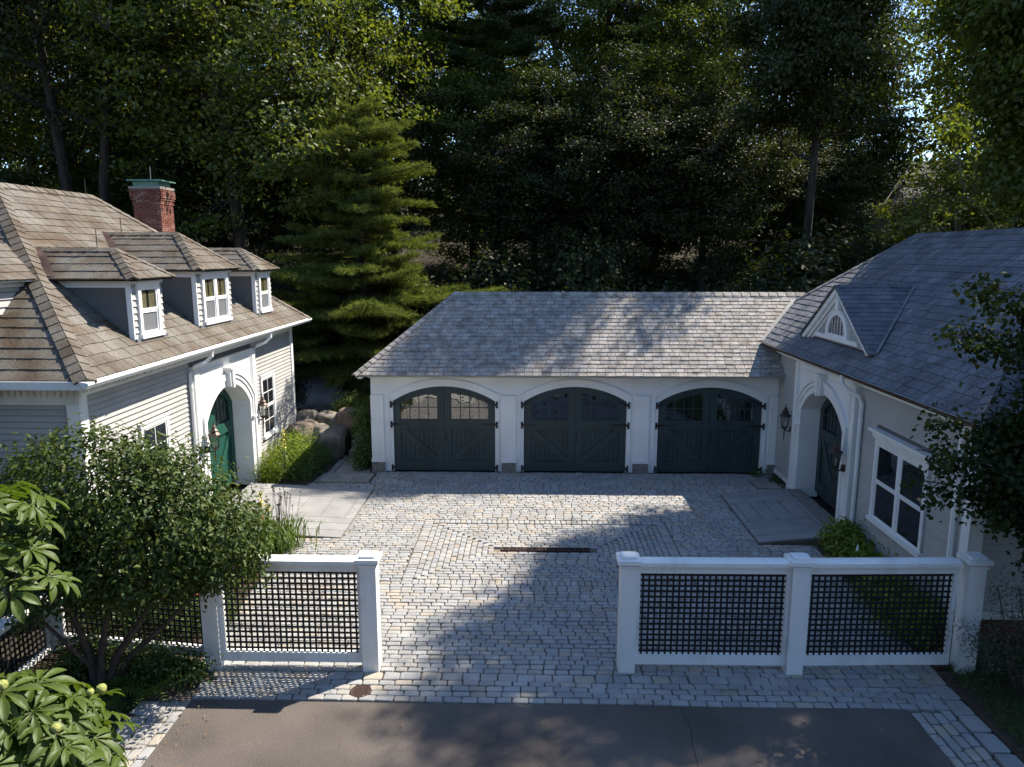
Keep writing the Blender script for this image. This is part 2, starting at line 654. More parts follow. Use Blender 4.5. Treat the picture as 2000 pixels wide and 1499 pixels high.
# driveway
mb = MB()
mb.add([(-4.66, -40, -0.012), (5.12, -40, -0.012), (5.12, 9.06, -0.012), (-4.66, 9.02, -0.012)], [[0, 1, 2, 3]])
drive = tag(mb.build('driveway', 'asphalt'), kind='structure')
mb = MB()
cp = [(2.07 + 0.03 * math.sin(y * 3.1) + 0.015 * math.sin(y * 9.7) - 0.02 * (9 - y), y) for y in np.arange(9.0, 3.0, -0.15)]
for (a, b), (c, d) in zip(cp[:-1], cp[1:]):
    w = 0.007
    mb.add([(a - w, b, -0.008), (a + w, b, -0.008), (c + w, d, -0.008), (c - w, d, -0.008)], [[0, 1, 2, 3]])
mb.build('crack', 'asphalt_crack', drive)

# courtyard
mb = MB()
mb.add([(-7.3, 9.0, -0.045), (6.9, 9.0, -0.045), (6.9, 19.85, -0.045), (-4.4, 19.85, -0.045), (-4.4, 21.4, -0.045), (-7.3, 21.4, -0.045)], [[0, 1, 2, 3, 4, 5]])
for x0, x1, y1 in ((-5.3, -4.66, 9.0), (5.12, 6.0, 9.0)):
    mb.add([(x0, -40, -0.045), (x1, -40, -0.045), (x1, y1, -0.045), (x0, y1, -0.045)], [[0, 1, 2, 3]])
court = tag(mb.build('courtyard', 'joint'), kind='structure')

items = []
RX0, RX1, RY0, RY1 = -2.42, 3.08, 12.66, 16.02      # the framed field round the drain
DX0, DX1, DYC = -0.58, 1.25, 14.35


def court_ok(x, y):
    if y < 9.9 and x < -4.85:
        return False
    if x < -5.15 and y < 14.8:
        return False
    if x < -4.08 and 14.78 < y < 18.2:
        return False
    if x < -5.95 and y >= 18.2:
        return False
    if x < -4.30 and y > 18.72:
        return False
    if x > 6.68 or x < -7.3:
        return False
    if x > 4.86 and 14.72 < y < 18.02:
        return False
    if x > 6.0 and y < 14.7:
        return False
    if x > 5.95 and 18.45 < y < 19.3:
        return False
    if RX0 - .01 < x < RX1 + .01 and RY0 - .01 < y < RY1 + .01:
        return False
    if (x + 2.37) ** 2 + (y - 9.27) ** 2 < 0.02:
        return False
    return True


y = 9.115
row = 0
while y < 19.76:
    if row < 4:
        pitch, l0, l1 = .128, .215, .265
    elif row == 4:
        pitch, l0, l1 = .200, .25, .315
    else:
        pitch, l0, l1 = .1205, .185, .245
    apron = row < 5
    yc = y + pitch / 2 - .06
    x = -7.2 + rj(0, .2)
    while x < 6.75:
        l = rj(l0, l1)
        if not apron or -4.75 < x < 5.9:
            e0, e1 = x + .012, x + l - .012
            k0, k1 = court_ok(e0, yc), court_ok(e1, yc)
            if k0 != k1:
                lo, hi = (e0, e1)
                for _ in range(8):
                    md = (lo + hi) / 2
                    if court_ok(md, yc) == k0:
                        lo = md
                    else:
                        hi = md
                e0, e1 = (x, lo) if k0 else (hi, x + l)
            else:
                e0, e1 = x, x + l
            if (k0 or k1) and e1 - e0 > .05:
                sett(items, (e0 + e1) / 2, yc + .010 * math.sin(x * 1.7 + row), e1 - e0 - .014, pitch - .013)
        x += l
    y += pitch
    row += 1
# frame of the field: header courses
for yy in (RY0 + .105, RY1 - .105):
    x = RX0 + .21
    while x < RX1 - .15:
        l = rj(.112, .132)
        sett(items, x + l / 2, yy, l - .013, .200)
        x += l
for xx in (RX0 + .105, RX1 - .105):
    y = RY0
    while y < RY1 - .05:
        l = rj(.112, .132)
        sett(items, xx, y + l / 2, .200, l - .013)
        y += l
ix0, ix1, iy0, iy1 = RX0 + .212, RX1 - .212, RY0 + .212, RY1 - .212
hy = (iy1 - iy0) / 2
y = iy0 + .06
while y < iy1 - .03:
    f = 1 - abs(y - DYC) / hy
    a = ix0 + (DX0 - .05 - ix0) * f
    b = ix1 + (DX1 + .05 - ix1) * f
    x = a
    while x < b - .05:
        l = min(rj(.185, .245), b - x)
        if not (abs(y - DYC) < .14 and DX0 - .1 < x + l / 2 < DX1 + .1) and l > .05:
            sett(items, x + l / 2, y, l - .014, .107)
        x += l
    y += .1205
for sgn in (-1, 1):
    c0 = ix0 if sgn < 0 else ix1
    tip = (DX0 - .05) if sgn < 0 else (DX1 + .05)
    n = int(abs(tip - c0) / .122)
    for i in range(n):
        xx = c0 - sgn * (.061 + i * .122)
        f = abs(xx - c0) / abs(tip - c0)
        ya, yb = iy0 + hy * f, iy1 - hy * f
        y = ya
        while y < yb - .03:
            l = min(rj(.185, .245), yb - y)
            if l > .05:
                sett(items, xx, y + l / 2, .109, l - .014)
            y += l
# side borders of the driveway
for x0, n, p in ((-4.66, 3, -.135), (5.12, 4, .14)):
    for i in range(n):
        y = 9.05 - rj(0, .1)
        while y > 3.5:
            l = rj(.2, .27)
            sett(items, x0 + p * (i + .5), y - l / 2, .118, l - .016)
            y -= l
    y = 9.9 if p > 0 else 8.95
    while y > 3.5:
        l = rj(.3, .42)
        sett(items, x0 + p * n + (.15 if p > 0 else -.13), y - l / 2, .26, l - .02, z=.025)
        y -= l
lay(items, SETTS, court, 'paving_stone', 'sett', 'paving_stones')


# granite ramps: slab by slab
def slabs(name, label_group, rects, zf, m, parent=None):
    for (x0, x1, y0, y1) in rects:
        g = rj(.93, 1.05)
        mb = MB()
        mb.prism(FLAT, [(x0 + .007, y0 + .007), (x1 - .007, y0 + .007), (x1 - .007, y1 - .007), (x0 + .007, y1 - .007)], -.09,
                 lambda u, v: zf(u, v), (g, g, g * .995))
        mb.build(name, m, parent)


mb = MB()
mb.prism(FLAT, [(-7.3, 14.84), (-4.12, 14.84), (-4.12, 18.14), (-7.3, 18.14)], -.1, lambda u, v: -.02 + .15 * max(0, (-4.1 - u) / 3.2))
ramp_l = tag(mb.build('left_ramp', 'joint'), kind='structure')
zl = lambda u, v: .012 + .15 * max(0, (-4.1 - u) / 3.2)
R = []
for y0, y1, cuts in ((17.74, 18.14, (-7.3, -6.9, -5.0, -4.1)), (17.36, 17.74, (-7.3, -6.1, -4.1)), (15.66, 15.99, (-7.3, -5.75, -4.1)), (15.25, 15.66, (-7.3, -6.3, -4.1)), (14.84, 15.25, (-7.3, -5.1, -4.1))):
    R += [(a, b, y0, y1) for a, b in zip(cuts[:-1], cuts[1:])]
cuts = (-7.3, -6.75, -6.12, -5.5, -4.9, -4.3)
R += [(a, b, 15.99, 17.36) for a, b in zip(cuts[:-1], cuts[1:])] + [(-4.3, -4.1, 15.99, 17.36)]
slabs('slab', '', R, zl, 'granite_slab', ramp_l)
mb = MB()
mb.prism(FLAT, [(4.88, 14.8), (6.62, 14.8), (6.62, 17.95), (4.88, 17.95)], -.1, lambda u, v: -.02 + .17 * max(0, (u - 4.88) / 1.7))
ramp_r = tag(mb.build('right_ramp', 'joint'), kind='structure')
zr = lambda u, v: .012 + .17 * max(0, (u - 4.88) / 1.7)
R = [(4.88, 6.4, 17.6, 17.95), (4.88, 6.4, 17.2, 17.6), (4.88, 6.4, 15.55, 15.95), (4.88, 6.4, 15.15, 15.55), (4.88, 6.4, 14.8, 15.15), (6.4, 6.62, 14.8, 17.95)]
cuts = (4.88, 5.02, 5.36, 5.70, 6.04, 6.4)
R += [(a, b, 15.95, 17.2) for a, b in zip(cuts[:-1], cuts[1:])]
slabs('slab', '', R, zr, 'granite_slab', ramp_r)

# bluestone path beside the garage, with its steps
mb = MB()
mb.prism(FLAT, [(-5.95, 18.74), (-4.34, 18.74), (-4.34, 19.78), (-4.5, 21.5), (-5.75, 21.5)], -.08, -.02)
path = tag(mb.build('path', 'joint'), kind='structure')
R = [(-5.85, -5.35, 18.78, 19.55), (-5.35, -4.86, 18.78, 19.55), (-4.86, -4.36, 18.78, 19.55), (-5.5, -4.52, 19.57, 20.35), (-5.5, -4.52, 20.37, 20.95), (-5.4, -4.52, 20.97, 21.5),
     (5.98, 6.62, 18.5, 19.25)]
slabs('flagstone', '', R, lambda u, v: .006, 'bluestone', path)
for yy in np.arange(19.6, 21.4, .2):
    for xx in (-5.62, ):
        mbs = MB()
        M = Matrix.Translation((xx + rj(-.01, .01), yy, 0)) @ Matrix.Diagonal((.14, .185, 1, 1))
        src = random.choice(SETTS)
        mbs.v = [tuple(M @ Vector(q)) for q in src.v]
        mbs.f, mbs.t = [list(f) for f in src.f], list(src.t)
        mbs.build('edging_stone', 'sett', path)

# garden beds
BEDS = (('garden_bed', [(-7.35, 9.95), (-4.95, 9.95), (-5.2, 14.72), (-7.4, 14.72)]),
        ('garden_bed', [(-7.42, 18.25), (-5.98, 18.25), (-5.75, 19.6), (-5.72, 21.5), (-6.4, 22.4), (-7.42, 22.4)]),
        ('garden_bed', [(6.05, 10.05), (6.84, 10.05), (6.84, 14.65), (6.05, 14.65)]),
        ('garden_bed', [(-12, 3), (-5.28, 3), (-5.3, 8.0), (-5.2, 9.0), (-4.75, 9.35), (-4.75, 9.9), (-12, 9.9)]),
        ('garden_bed', [(5.98, 3), (14, 3), (14, 10.8), (6.6, 10.8), (6.5, 9.9), (5.98, 9.9)]))
for nm, pl in BEDS:
    mb = MB()
    mb.prism(FLAT, ccw(pl), -.09, lambda u, v: .015 + .03 * mnoise.noise((u * 2, v * 2, 1)))
    tag(mb.build(nm, 'mulch'), kind='structure')

# ------------------------------------------------------------------ building kit


def roof_face(items, pts, e, w, npool, holes=(), ref=None):
    """slates over a planar convex roof face; pts[0]->pts[1] is the eave"""
    p = [Vector(q) for q in pts]
    U = (p[1] - p[0]).normalized()
    N = (p[1] - p[0]).cross(p[2] - p[0]).normalized()
    if N.z < 0:
        N = -N
    Vv = N.cross(U)
    if Vv.z < 0:
        Vv = -Vv
    fr = Fr(p[0], U, N, Vv)
    P2 = ccw([((q - p[0]).dot(U), (q - p[0]).dot(Vv)) for q in p])
    H2 = [[((Vector(q) - p[0]).dot(U), (Vector(q) - p[0]).dot(Vv)) for q in h] for h in holes]
    vmax = max(q[1] for q in P2)
    umin, umax = min(q[0] for q in P2), max(q[0] for q in P2)
    r = 0
    v = -0.02
    P2e = P2
    while v < vmax - .03:
        u = umin - w + (w / 2 if r % 2 else 0) + rj(-.02, .02)
        while u < umax:
            ww = w * rj(.9, 1.12)
            cu = u + ww / 2
            g = .006
            rect = [(u + g, v + rj(-.006, .006)), (u + ww - g, v + rj(-.006, .006)), (u + ww - g, v + e + .03), (u + g, v + e + .03)]
            u += ww
            ctr = fr.p(cu, 0, v + e / 2)
            if any(inside((cu, v + e / 2), h) and inside((cu - ww / 2, v + e), h) and inside((cu + ww / 2, v + e), h) for h in H2):
                continue
            c = clip_poly(rect, P2e) if r else clip_poly([(a, max(b, 0.0) if False else b) for a, b in rect], [(q[0], q[1] - .04 if q[1] < .01 else q[1]) for q in P2])
            if len(c) < 3 or abs(area(c)) < .15 * w * e:
                continue
            if len(c) == 4 and abs(abs(area(c)) - (ww - 2 * g) * (e + .03)) < .004:
                items.append((ctr, 'v', random.randrange(npool), fr.matrix(cu, 0, v) @ Matrix.Diagonal((ww / w, 1, 1, 1))))
            else:
                mb = MB()
                t = rj(.8, 1.12)
                v0 = v
                mb.prism(fr, c, -.008, lambda a, b: .022 - .016 * min(1, max(0, (b - v0) / (e + .03))), (t, t, t))
                items.append((ctr, 'm', mb))
        v += e
        r += 1
    return fr


def slate_pool(n, e, w, lo=.78, hi=1.15, warm=.04):
    pool = []
    fr = Fr((0, 0, 0), (1, 0, 0), (0, 0, 1), (0, 1, 0))
    for i in range(n):
        mb = MB()
        t = rj(lo, hi)
        a = rj(-warm, warm)
        g = .006
        sk = [rj(-.006, .006) for _ in range(2)]
        lift = rj(.018, .026)
        mb.prism(fr, [(-w / 2 + g, sk[0]), (w / 2 - g, sk[1]), (w / 2 - g, e + .03), (-w / 2 + g, e + .03)], -.008,
                 lambda u, v: lift - .016 * min(1, max(0, v / (e + .03))), (t * (1 + a), t, t * (1 - a)))
        pool.append(mb)
    return pool


def caps(items, p0, p1, nA, nB, L=.24, wd=.15, lift=.035):
    """saddle slates along a ridge or hip running from p0 (low) to p1"""
    p0, p1 = Vector(p0), Vector(p1)
    d = (p1 - p0).normalized()
    n = max(1, int((p1 - p0).length / L))
    L = (p1 - p0).length / n
    for i in range(n):
        t = rj(.75, 1.1)
        mb = MB()
        for N in (Vector(nA).normalized(), Vector(nB).normalized()):
            S = d.cross(N).normalized()
            if S.z > 0.02 or (abs(S.z) <= .02 and False):
                S = -S
            fr = Fr(p0 + d * (L * i), d, N, S)
            mb.prism(fr, [(0, -.012), (L + .02, -.012), (L + .02, wd), (0, wd)], .006, lambda u, v: lift - .014 * u / L, (t, t, t))
        items.append((p0 + d * (L * (i + .5)), 'm', mb))


def clap(parent, fr, shape, e=.104, holes=(), m='clapboard', v0=None):
    """clapboards over a convex shape [(u,v)], cut out round rectangular holes (u0,u1,v0,v1)"""
    shape = ccw(shape)
    a0, a1 = min(p[0] for p in shape), max(p[0] for p in shape)
    z, z1 = (v0 if v0 is not None else min(p[1] for p in shape)), max(p[1] for p in shape)
    while z < z1 - .01:
        segs = [(a0, a1)]
        for h in holes:
            if h[2] < z + e - .02 and h[3] > z + .02:
                ns = []
                for s in segs:
                    if h[0] > s[0]:
                        ns.append((s[0], min(s[1], h[0])))
                    if h[1] < s[1]:
                        ns.append((max(s[0], h[1]), s[1]))
                segs = [s for s in ns if s[1] - s[0] > .02]
        for s in segs:
            c = clip_poly([(s[0], z + .012), (s[1], z + .012), (s[1], min(z + e, z1)), (s[0], min(z + e, z1))], shape)
            if len(c) < 3 or abs(area(c)) < .002:
                continue
            zz = z
            t = rj(.96, 1.03)
            MB().prism(fr, c, .002, lambda u, v: .038 - .030 * min(1, max(0, (v - zz) / e)), (t, t, t)).build('clapboard', m, parent)
        z += e


def window(parent, fr, u0, u1, z0, z1, units=1, cols=1, n=0.0, glass='glass_dark', curtain=False, hood=False, rows=1, sill=True):
    """casing, sashes, panes; the casing's outer edge is u0..u1, z0..z1"""
    cw = .095
    mb = MB()
    mb.rect(fr, u0, u0 + cw, z0, z1, n, n + .055)
    mb.rect(fr, u1 - cw, u1, z0, z1, n, n + .055)
    mb.rect(fr, u0 + cw, u1 - cw, z1 - cw, z1, n, n + .056)
    mb.rect(fr, u0 - .02, u1 + .02, z1, z1 + .035, n, n + .075)
    mul = []
    iw = (u1 - u0 - 2 * cw)
    mw = .10
    uw = (iw - mw * (units - 1)) / units
    for k in range(units - 1):
        a = u0 + cw + uw * (k + 1) + mw * k
        mb.rect(fr, a, a + mw, z0 + .03, z1 - cw, n, n + .052)
    win = mb.build('window', 'white', parent)
    if sill:
        MB().rect(fr, u0 - .03, u1 + .03, z0 - .03, z0 + .05, n, n + .095).build('sill', 'white', win)
    if hood:
        hb = MB()
        hb.rect(fr, u0 - .10, u1 + .10, z1 + .14, z1 + .20, n, n + .17)
        hb.rect(fr, u0 - .05, u1 + .05, z1 + .035, z1 + .14, n, n + .10)
        hb.build('hood', 'white', win)
    for k in range(units):
        a = u0 + cw + (uw + mw) * k
        b = a + uw
        zb, zt = z0 + .05, z1 - cw
        zm = (zb + zt) / 2
        for (s0, s1, dn) in ((zb, zm, .030), (zm, zt, .040)):
            sw = .038
            sb = MB()
            sb.rect(fr, a, a + sw, s0, s1, n + dn - .028, n + dn)
            sb.rect(fr, b - sw, b, s0, s1, n + dn - .028, n + dn)
            sb.rect(fr, a + sw, b - sw, s0, s0 + sw + .012, n + dn - .028, n + dn)
            sb.rect(fr, a + sw, b - sw, s1 - sw, s1, n + dn - .028, n + dn)
            for q in range(1, cols):
                uu = a + sw + (b - a - 2 * sw) * q / cols
                sb.rect(fr, uu - .009, uu + .009, s0 + sw + .012, s1 - sw, n + dn - .022, n + dn - .004)
            for q in range(1, rows):
                vv = s0 + sw + (s1 - s0 - 2 * sw) * q / rows
                sb.rect(fr, a + sw, b - sw, vv - .009, vv + .009, n + dn - .021, n + dn - .005)
            sb.build('sash', 'white', win)
            low = s0 == zb
            if curtain and low:
                MB().rect(fr, a + sw, b - sw, s0 + sw, s1 - sw, n + dn - .026, n + dn - .018).build('screen', 'screen_mesh', win)
            else:
                MB().rect(fr, a + sw, b - sw, s0 + sw, s1 - sw, n + dn - .020, n + dn - .014).build('pane', 'glass_clear' if curtain else glass, win)
        if curtain:
            cb = MB()
            k2 = 7
            zc0, zc1 = zm + .02, zt - .02
            for q in range(k2):
                if q == k2 // 2:
                    continue
                ua, ub = a + (b - a) * q / k2, a + (b - a) * (q + 1) / k2
                um = (ua + ub) / 2
                cb.add([fr.p(ua, n + .004, zc0), fr.p(um, n + .016, zc0), fr.p(ub, n + .004, zc0), fr.p(ua, n + .004, zc1), fr.p(um, n + .016, zc1), fr.p(ub, n + .004, zc1)], [[0, 1, 4, 3], [1, 2, 5, 4]])
            cb.build('curtain', 'curtain', win)
            MB().rect(fr, a, b, zb, zt, n + .0005, n + .002).build('dark_room_sheet', 'dark_room', win)  # black sheet stands in for the unlit room behind the glass
    return win


def door_leaf(parent, fr, op, uh, uc, n, m, zs, hinges=True, ncols=4, handle='iron', glass='glass_garage', planks=8):
    """one leaf of a pair under the arch op; uh = hinge side, uc = meeting side"""
    zb, zp0, zp1, zw0, rail = zs          # bottom, panel bottom, panel top, window bottom, top rail
    a, b = min(uh, uc), max(uh, uc)
    st = .19
    T = .07

    def top(u, off=0.0):
        return arc_z(u, *op) - off
    fmb = MB()
    n0, n1 = n, n + T
    g = .004
    a2, b2 = a + g, b - g
    fmb.prism(fr, [(a2, zb), (a2 + st, zb), (a2 + st, top(a2 + st, .012)), (a2, top(a2, .012))], n0, n1)
    fmb.prism(fr, [(b2 - st, zb), (b2, zb), (b2, top(b2, .012)), (b2 - st, top(b2 - st, .012))], n0, n1)
    fmb.rect(fr, a2 + st, b2 - st, zb, zp0, n0, n1 - .002)
    fmb.rect(fr, a2 + st, b2 - st, zp1, zw0, n0, n1 - .002)
    S = 8
    for i in range(S):
        u0, u1 = a2 + st + (b2 - a2 - 2 * st) * i / S, a2 + st + (b2 - a2 - 2 * st) * (i + 1) / S
        fmb.prism(fr, [(u0, top(u0, rail)), (u1, top(u1, rail)), (u1, top(u1, .012)), (u0, top(u0, .012))], n0, n1 - .002)
    leaf = fmb.build('door', m, parent)
    # vertical planks of the lower panel
    pw = (b2 - a2 - 2 * st) / planks
    for i in range(planks):
        MB().rect(fr, a2 + st + pw * i + .005, a2 + st + pw * (i + 1) - .005, zp0, zp1, n0 + .005, n0 + .024).build('plank', m, leaf)
    MB().rect(fr, a2 + st, b2 - st, zp0, zp1, n0, n0 + .004).build('backing', 'dark_room', leaf)
    # diagonal brace from the hinge side down to the meeting side
    ua, ub = (a2 + st, b2 - st) if uh < uc else (b2 - st, a2 + st)
    d = Vector((ub - ua, zp0 - zp1)).normalized()
    pn = Vector((-d.y, d.x)) * .085
    pl = ccw([(ua + pn.x - d.x * .4, zp1 + pn.y - d.y * .4), (ub + pn.x + d.x * .4, zp0 + pn.y + d.y * .4), (ub - pn.x + d.x * .4, zp0 - pn.y + d.y * .4), (ua - pn.x - d.x * .4, zp1 - pn.y - d.y * .4)])
    pl = clip_poly(pl, [(a2 + st, zp0), (b2 - st, zp0), (b2 - st, zp1), (a2 + st, zp1)])
    MB().prism(fr, pl, n0 + .025, n0 + .058).build('brace', m, leaf)
    # glazing: panes one by one, bars between them
    wa, wb = a2 + st, b2 - st
    zt_mid = zw0 + (top((wa + wb) / 2, rail) - zw0) * .52
    bars = MB()
    bw = .011
    for i in range(ncols):
        u0, u1 = wa + (wb - wa) * i / ncols, wa + (wb - wa) * (i + 1) / ncols
        if i:
            bars.prism(fr, [(u0 - bw, zw0), (u0 + bw, zw0), (u0 + bw, top(u0 + bw, rail)), (u0 - bw, top(u0 - bw, rail))], n0 + .012, n0 + .032)
        for lo, hi in ((0, 1), (1, 2)):
            if lo == 0:
                z_a, z_b, z_c = zw0, min(zt_mid, top(u0, rail)), min(zt_mid, top(u1, rail))
            else:
                z_a, z_b, z_c = zt_mid, top(u0, rail), top(u1, rail)
            if max(z_b, z_c) - z_a < .03:
                continue
            z_b, z_c = max(z_b, z_a + .002), max(z_c, z_a + .002)
            tl = rj(-.0015, .0015)
            MB().prism(fr, [(u0, z_a), (u1, z_a), (u1, z_c), (u0, z_b)], n0 + .012, lambda u, v: n0 + .018 + tl * (u - u0) / .2).build('pane', glass, leaf)
    bars.rect(fr, wa, wb, zt_mid - bw, zt_mid + bw, n0 + .012, n0 + .031)
    bars.build('glazing_bars', m, leaf)
    s = 1 if uc > uh else -1
    if hinges:
        for zh, ln in ((top(uh) - .02, .42), (zw0 - .13, .40), (zb + .10, 0)):
            hb = MB()
            if ln:
                slope = (top(uh + s * ln, .06) - top(uh, .06)) / ln if zh > zw0 + .2 else 0
                zc = zh if zh < zw0 else top(uh) - .10
                p = [(uh + s * .01, zc - .032), (uh + s * ln, zc - .010 + slope * ln), (uh + s * ln, zc + .010 + slope * ln), (uh + s * .01, zc + .032)]
                hb.prism(fr, ccw(p), n1 + .001, n1 + .014)
                zh = zc
            c = fr.p(uh - s * .055, .045, zh)
            hb.lathe((c.x, c.y, c.z - .05), [(.015, -.045), (.036, -.01), (.022, .02), (.022, .08), (.036, .11), (.015, .145)], 8)
            hb.rect(fr, min(uh - s * .075, uh + s * .02), max(uh - s * .075, uh + s * .02), zh - .03, zh + .03, n1 + .001, .045)
            hb.build('hinge', 'iron', leaf)
    return leaf


def lantern(label, base, fr, u, z, n):
    c = fr.p(u, n + .20, z)
    o = thing('wall_lantern', label, 'lantern', tuple(fr.p(u, n, z)), 'bronze wall lanterns beside the arched house doors')
    br = MB()
    br.lathe(tuple(fr.p(u, n + .02, z - .22)), [(.05, -.07), (.06, 0), (.05, .07)], 10)
    br.tube([fr.p(u, n + .02, z - .22), fr.p(u, n + .10, z - .28), fr.p(u, n + .17, z - .26), fr.p(u, n + .20, z - .19)], .016, 6)
    br.build('bracket', 'bronze', o)
    MB().lathe((c.x, c.y, c.z), [(.006, -.52), (.014, -.49), (.010, -.42), (.022, -.36), (.012, -.33), (.018, -.24), (.075, -.19), (.085, -.17)], 8).build('tail', 'bronze', o)
    cg = MB()
    for k in range(6):
        a = PI / 3 * k
        x0, y0 = math.cos(a), math.sin(a)
        cg.tube([(c.x + .08 * x0, c.y + .08 * y0, c.z - .17), (c.x + .115 * x0, c.y + .115 * y0, c.z + .12)], .009, 4)
    cg.build('cage', 'bronze', o)
    MB().lathe((c.x, c.y, c.z), [(.072, -.17), (.105, .12)], 6).build('glass', 'glass_clear', o)
    MB().lathe((c.x, c.y, c.z), [(.018, -.16), (.018, -.05), (.012, .0)], 6).build('bulb_tube', 'white', o)
    MB().lathe((c.x, c.y, c.z), [(.15, .12), (.14, .14), (.075, .20), (.07, .22), (.10, .225), (.05, .28), (.045, .30), (.06, .305), (.02, .36), (.008, .40), (.018, .42), (.002, .46)], 8).build('roof', 'bronze', o)
    return o


def portal(parent, fr, cu, w, sp, cr, half, ztop, left=True):
    """white arched surround with mouldings and keystone"""
    op = (cu, w, sp, cr)
    mb = MB()
    arched_wall(mb, fr, cu - half, cu + half, 0, ztop, [op], .10, -.44)
    p = mb.build('portal', 'white', parent)
    for k, (a, b, n1) in enumerate(((.0, .14, .125), (.15, .24, .150), (.25, .30, .175))):
        m2 = MB()
        arch_band(m2, fr, op, a, b, .10, n1, z0=(0.12 if k < 1 else sp - .42), seg=18)
        m2.build('archivolt', 'white', p)
    # pilaster strips and plinths at the sides
    for s in (-1, 1):
        u0 = cu + s * (half - .20)
        u1 = cu + s * half
        pm = MB()
        pm.rect(fr, min(u0, u1) + .004, max(u0, u1) - .004, .16, ztop - .02, .10, .135)
        pm.rect(fr, min(u0, u1) - .02, max(u0, u1) + .02, .0, .16, .10, .165)
        pm.build('pilaster', 'white', p)
        bu = cu + s * (w + .16)
        MB().rect(fr, bu - .11, bu + .11, sp - .46, sp - .40, .10, .19).build('impost', 'white', p)
    # keystone
    km = MB()
    km.prism(fr, [(cu - .10, cr - .04), (cu + .10, cr - .04), (cu + .15, cr + .40), (cu - .15, cr + .40)], .10, .235)
    km.prism(fr, [(cu - .045, cr - .06), (cu + .045, cr - .06), (cu + .07, cr + .39), (cu - .07, cr + .39)], .236, .275)
    km.rect(fr, cu - .19, cu + .19, cr + .40, cr + .45, .10, .29)
    km.build('keystone', 'white', p)
    # raised panel edging over the arch
    e = MB()
    u0, u1 = cu - half + .26, cu + half - .26
    zt = ztop - .14
    zs = sp + .25
    for (a, b, c, d) in ((u0, cu - .2, zt - .025, zt), (cu + .2, u1, zt - .025, zt), (u0, u0 + .025, zs, zt - .025), (u1 - .025, u1, zs, zt - .025), (cu - .225, cu - .2, cr + .45, zt), (cu + .2, cu + .225, cr + .45, zt)):
        e.rect(fr, a, b, c, d, .10, .122)
    e.build('panel_moulding', 'white', p)
    return op


def solid(name, polys, m, parent):
    mb = MB()
    for pl in polys:
        mb.add(pl, [list(range(len(pl)))])
    return mb.build(name, m, parent)

# ------------------------------------------------------------------ garage
G = thing('garage', 'low white three-bay garage with green arched doors and hipped slate roof', 'garage', (1.2, 21.9, 0))
GF = Fr((0, 19.82, 0), (1, 0, 0), (0, -1, 0))
GOPS = [(c, 1.43, 2.03, 2.45) for c in (-2.41, 1.25, 4.98)]
mb = MB()
arched_wall(mb, GF, -4.45, 6.83, 0, 2.83, GOPS, 0, -.30)
mb.add([(-4.45, 19.82, 0), (-4.45, 24.0, 0), (-4.45, 24.0, 2.83), (-4.45, 19.82, 2.83)], [[0, 1, 2, 3]])
mb.add([(-4.45, 24.0, 0), (8, 24.0, 0), (8, 24.0, 2.83), (-4.45, 24.0, 2.83)], [[0, 1, 2, 3]])
mb.add([(-4.45, 20.2, 0), (8, 20.2, 0), (8, 20.2, 2.8), (-4.45, 20.2, 2.8)], [[0, 1, 2, 3]])
gw = mb.build('wall', 'white', G)
for op in GOPS:
    t = MB()
    arch_band(t, GF, op, .165, .21, 0, .040, z0=.32)
    t.build('arch_moulding', 'white', gw)
    t = MB()
    arch_band(t, GF, op, .0, .165, 0, .014, z0=0.02)
    t.build('door_casing', 'white', gw)
    for s in (-1, 1):
        door_leaf(G, GF, op, op[0] + s * 1.425, op[0], -.10, 'garage_door', (.015, .30, 1.23, 1.49, .20))
    h = MB()
    c = GF.p(op[0] + .055, -.03, 1.0)
    h.tube([(c.x, c.y + .03, c.z - .16), (c.x, c.y - .02, c.z - .13), (c.x, c.y - .02, c.z + .13), (c.x, c.y + .03, c.z + .16)], .012, 5)
    h.rect(GF, op[0] + .035, op[0] + .075, .80, .90, -.049, -.038)
    h.rect(GF, op[0] + .035, op[0] + .075, 1.12, 1.22, -.049, -.038)
    h.build('handle', 'iron', G)
for u0, u1 in ((-4.46, -4.10), (-.80, -.40), (2.88, 3.30), (6.62, 6.82)):
    t = MB()
    t.rect(GF, u0, u1, .32, 2.20, 0, .055)
    t.rect(GF, u0 - .015, u1 + .015, .28, .37, 0, .080)
    t.build('pilaster', 'white', gw)
    MB().rect(GF, u0 - .0, min(u1, 6.8), -.05, .275, -.02, .115).build('plinth_block', 'granite_block', gw)
GE, GZ = 19.38, 2.83
P = [(-4.8, GE, GZ), (6.8, GE, GZ), (8.03, 21.9, 4.92), (-2.27, 21.9, 4.92)]
deck = [[(a, b, c - .012) for a, b, c in P],
        [(-4.8, GE, GZ - .012), (-2.27, 21.9, 4.908), (-4.8, 24.42, GZ - .012)],
        [(-4.8, 24.42, GZ - .012), (-2.27, 21.9, 4.908), (10, 21.9, 4.908), (10, 24.42, GZ - .012)],
        [(-4.8, GE, GZ - .05), (6.8, GE, GZ - .05), (6.8, 19.83, GZ - .05), (-4.8, 19.83, GZ - .05)],
        [(-4.8, GE, GZ - .05), (-4.45, GE, GZ - .05), (-4.45, 24.42, GZ - .05), (-4.8, 24.42, GZ - .05)]]
groof = solid('roof', deck, 'roof_deck', G)
t = MB()
t.box(-4.76, 6.82, GE + .03, GE + .06, GZ - .055, GZ - .016)
t.box(-4.77, -4.74, GE + .04, 24.4, GZ - .075, GZ - .016)
t.box(-4.72, -4.60, GE + .08, 19.81, GZ - .12, GZ - .052)
t.box(-4.50, 6.83, 19.70, 19.815, GZ - .13, GZ - .052)
t.build('eave_board', 'white', groof)
pool = slate_pool(18, .147, .24)
it = []
roof_face(it, P, .147, .24, len(pool))
NF, NL, NB = (0, -.64, .77), (-.64, 0, .77), (0, .64, .77)
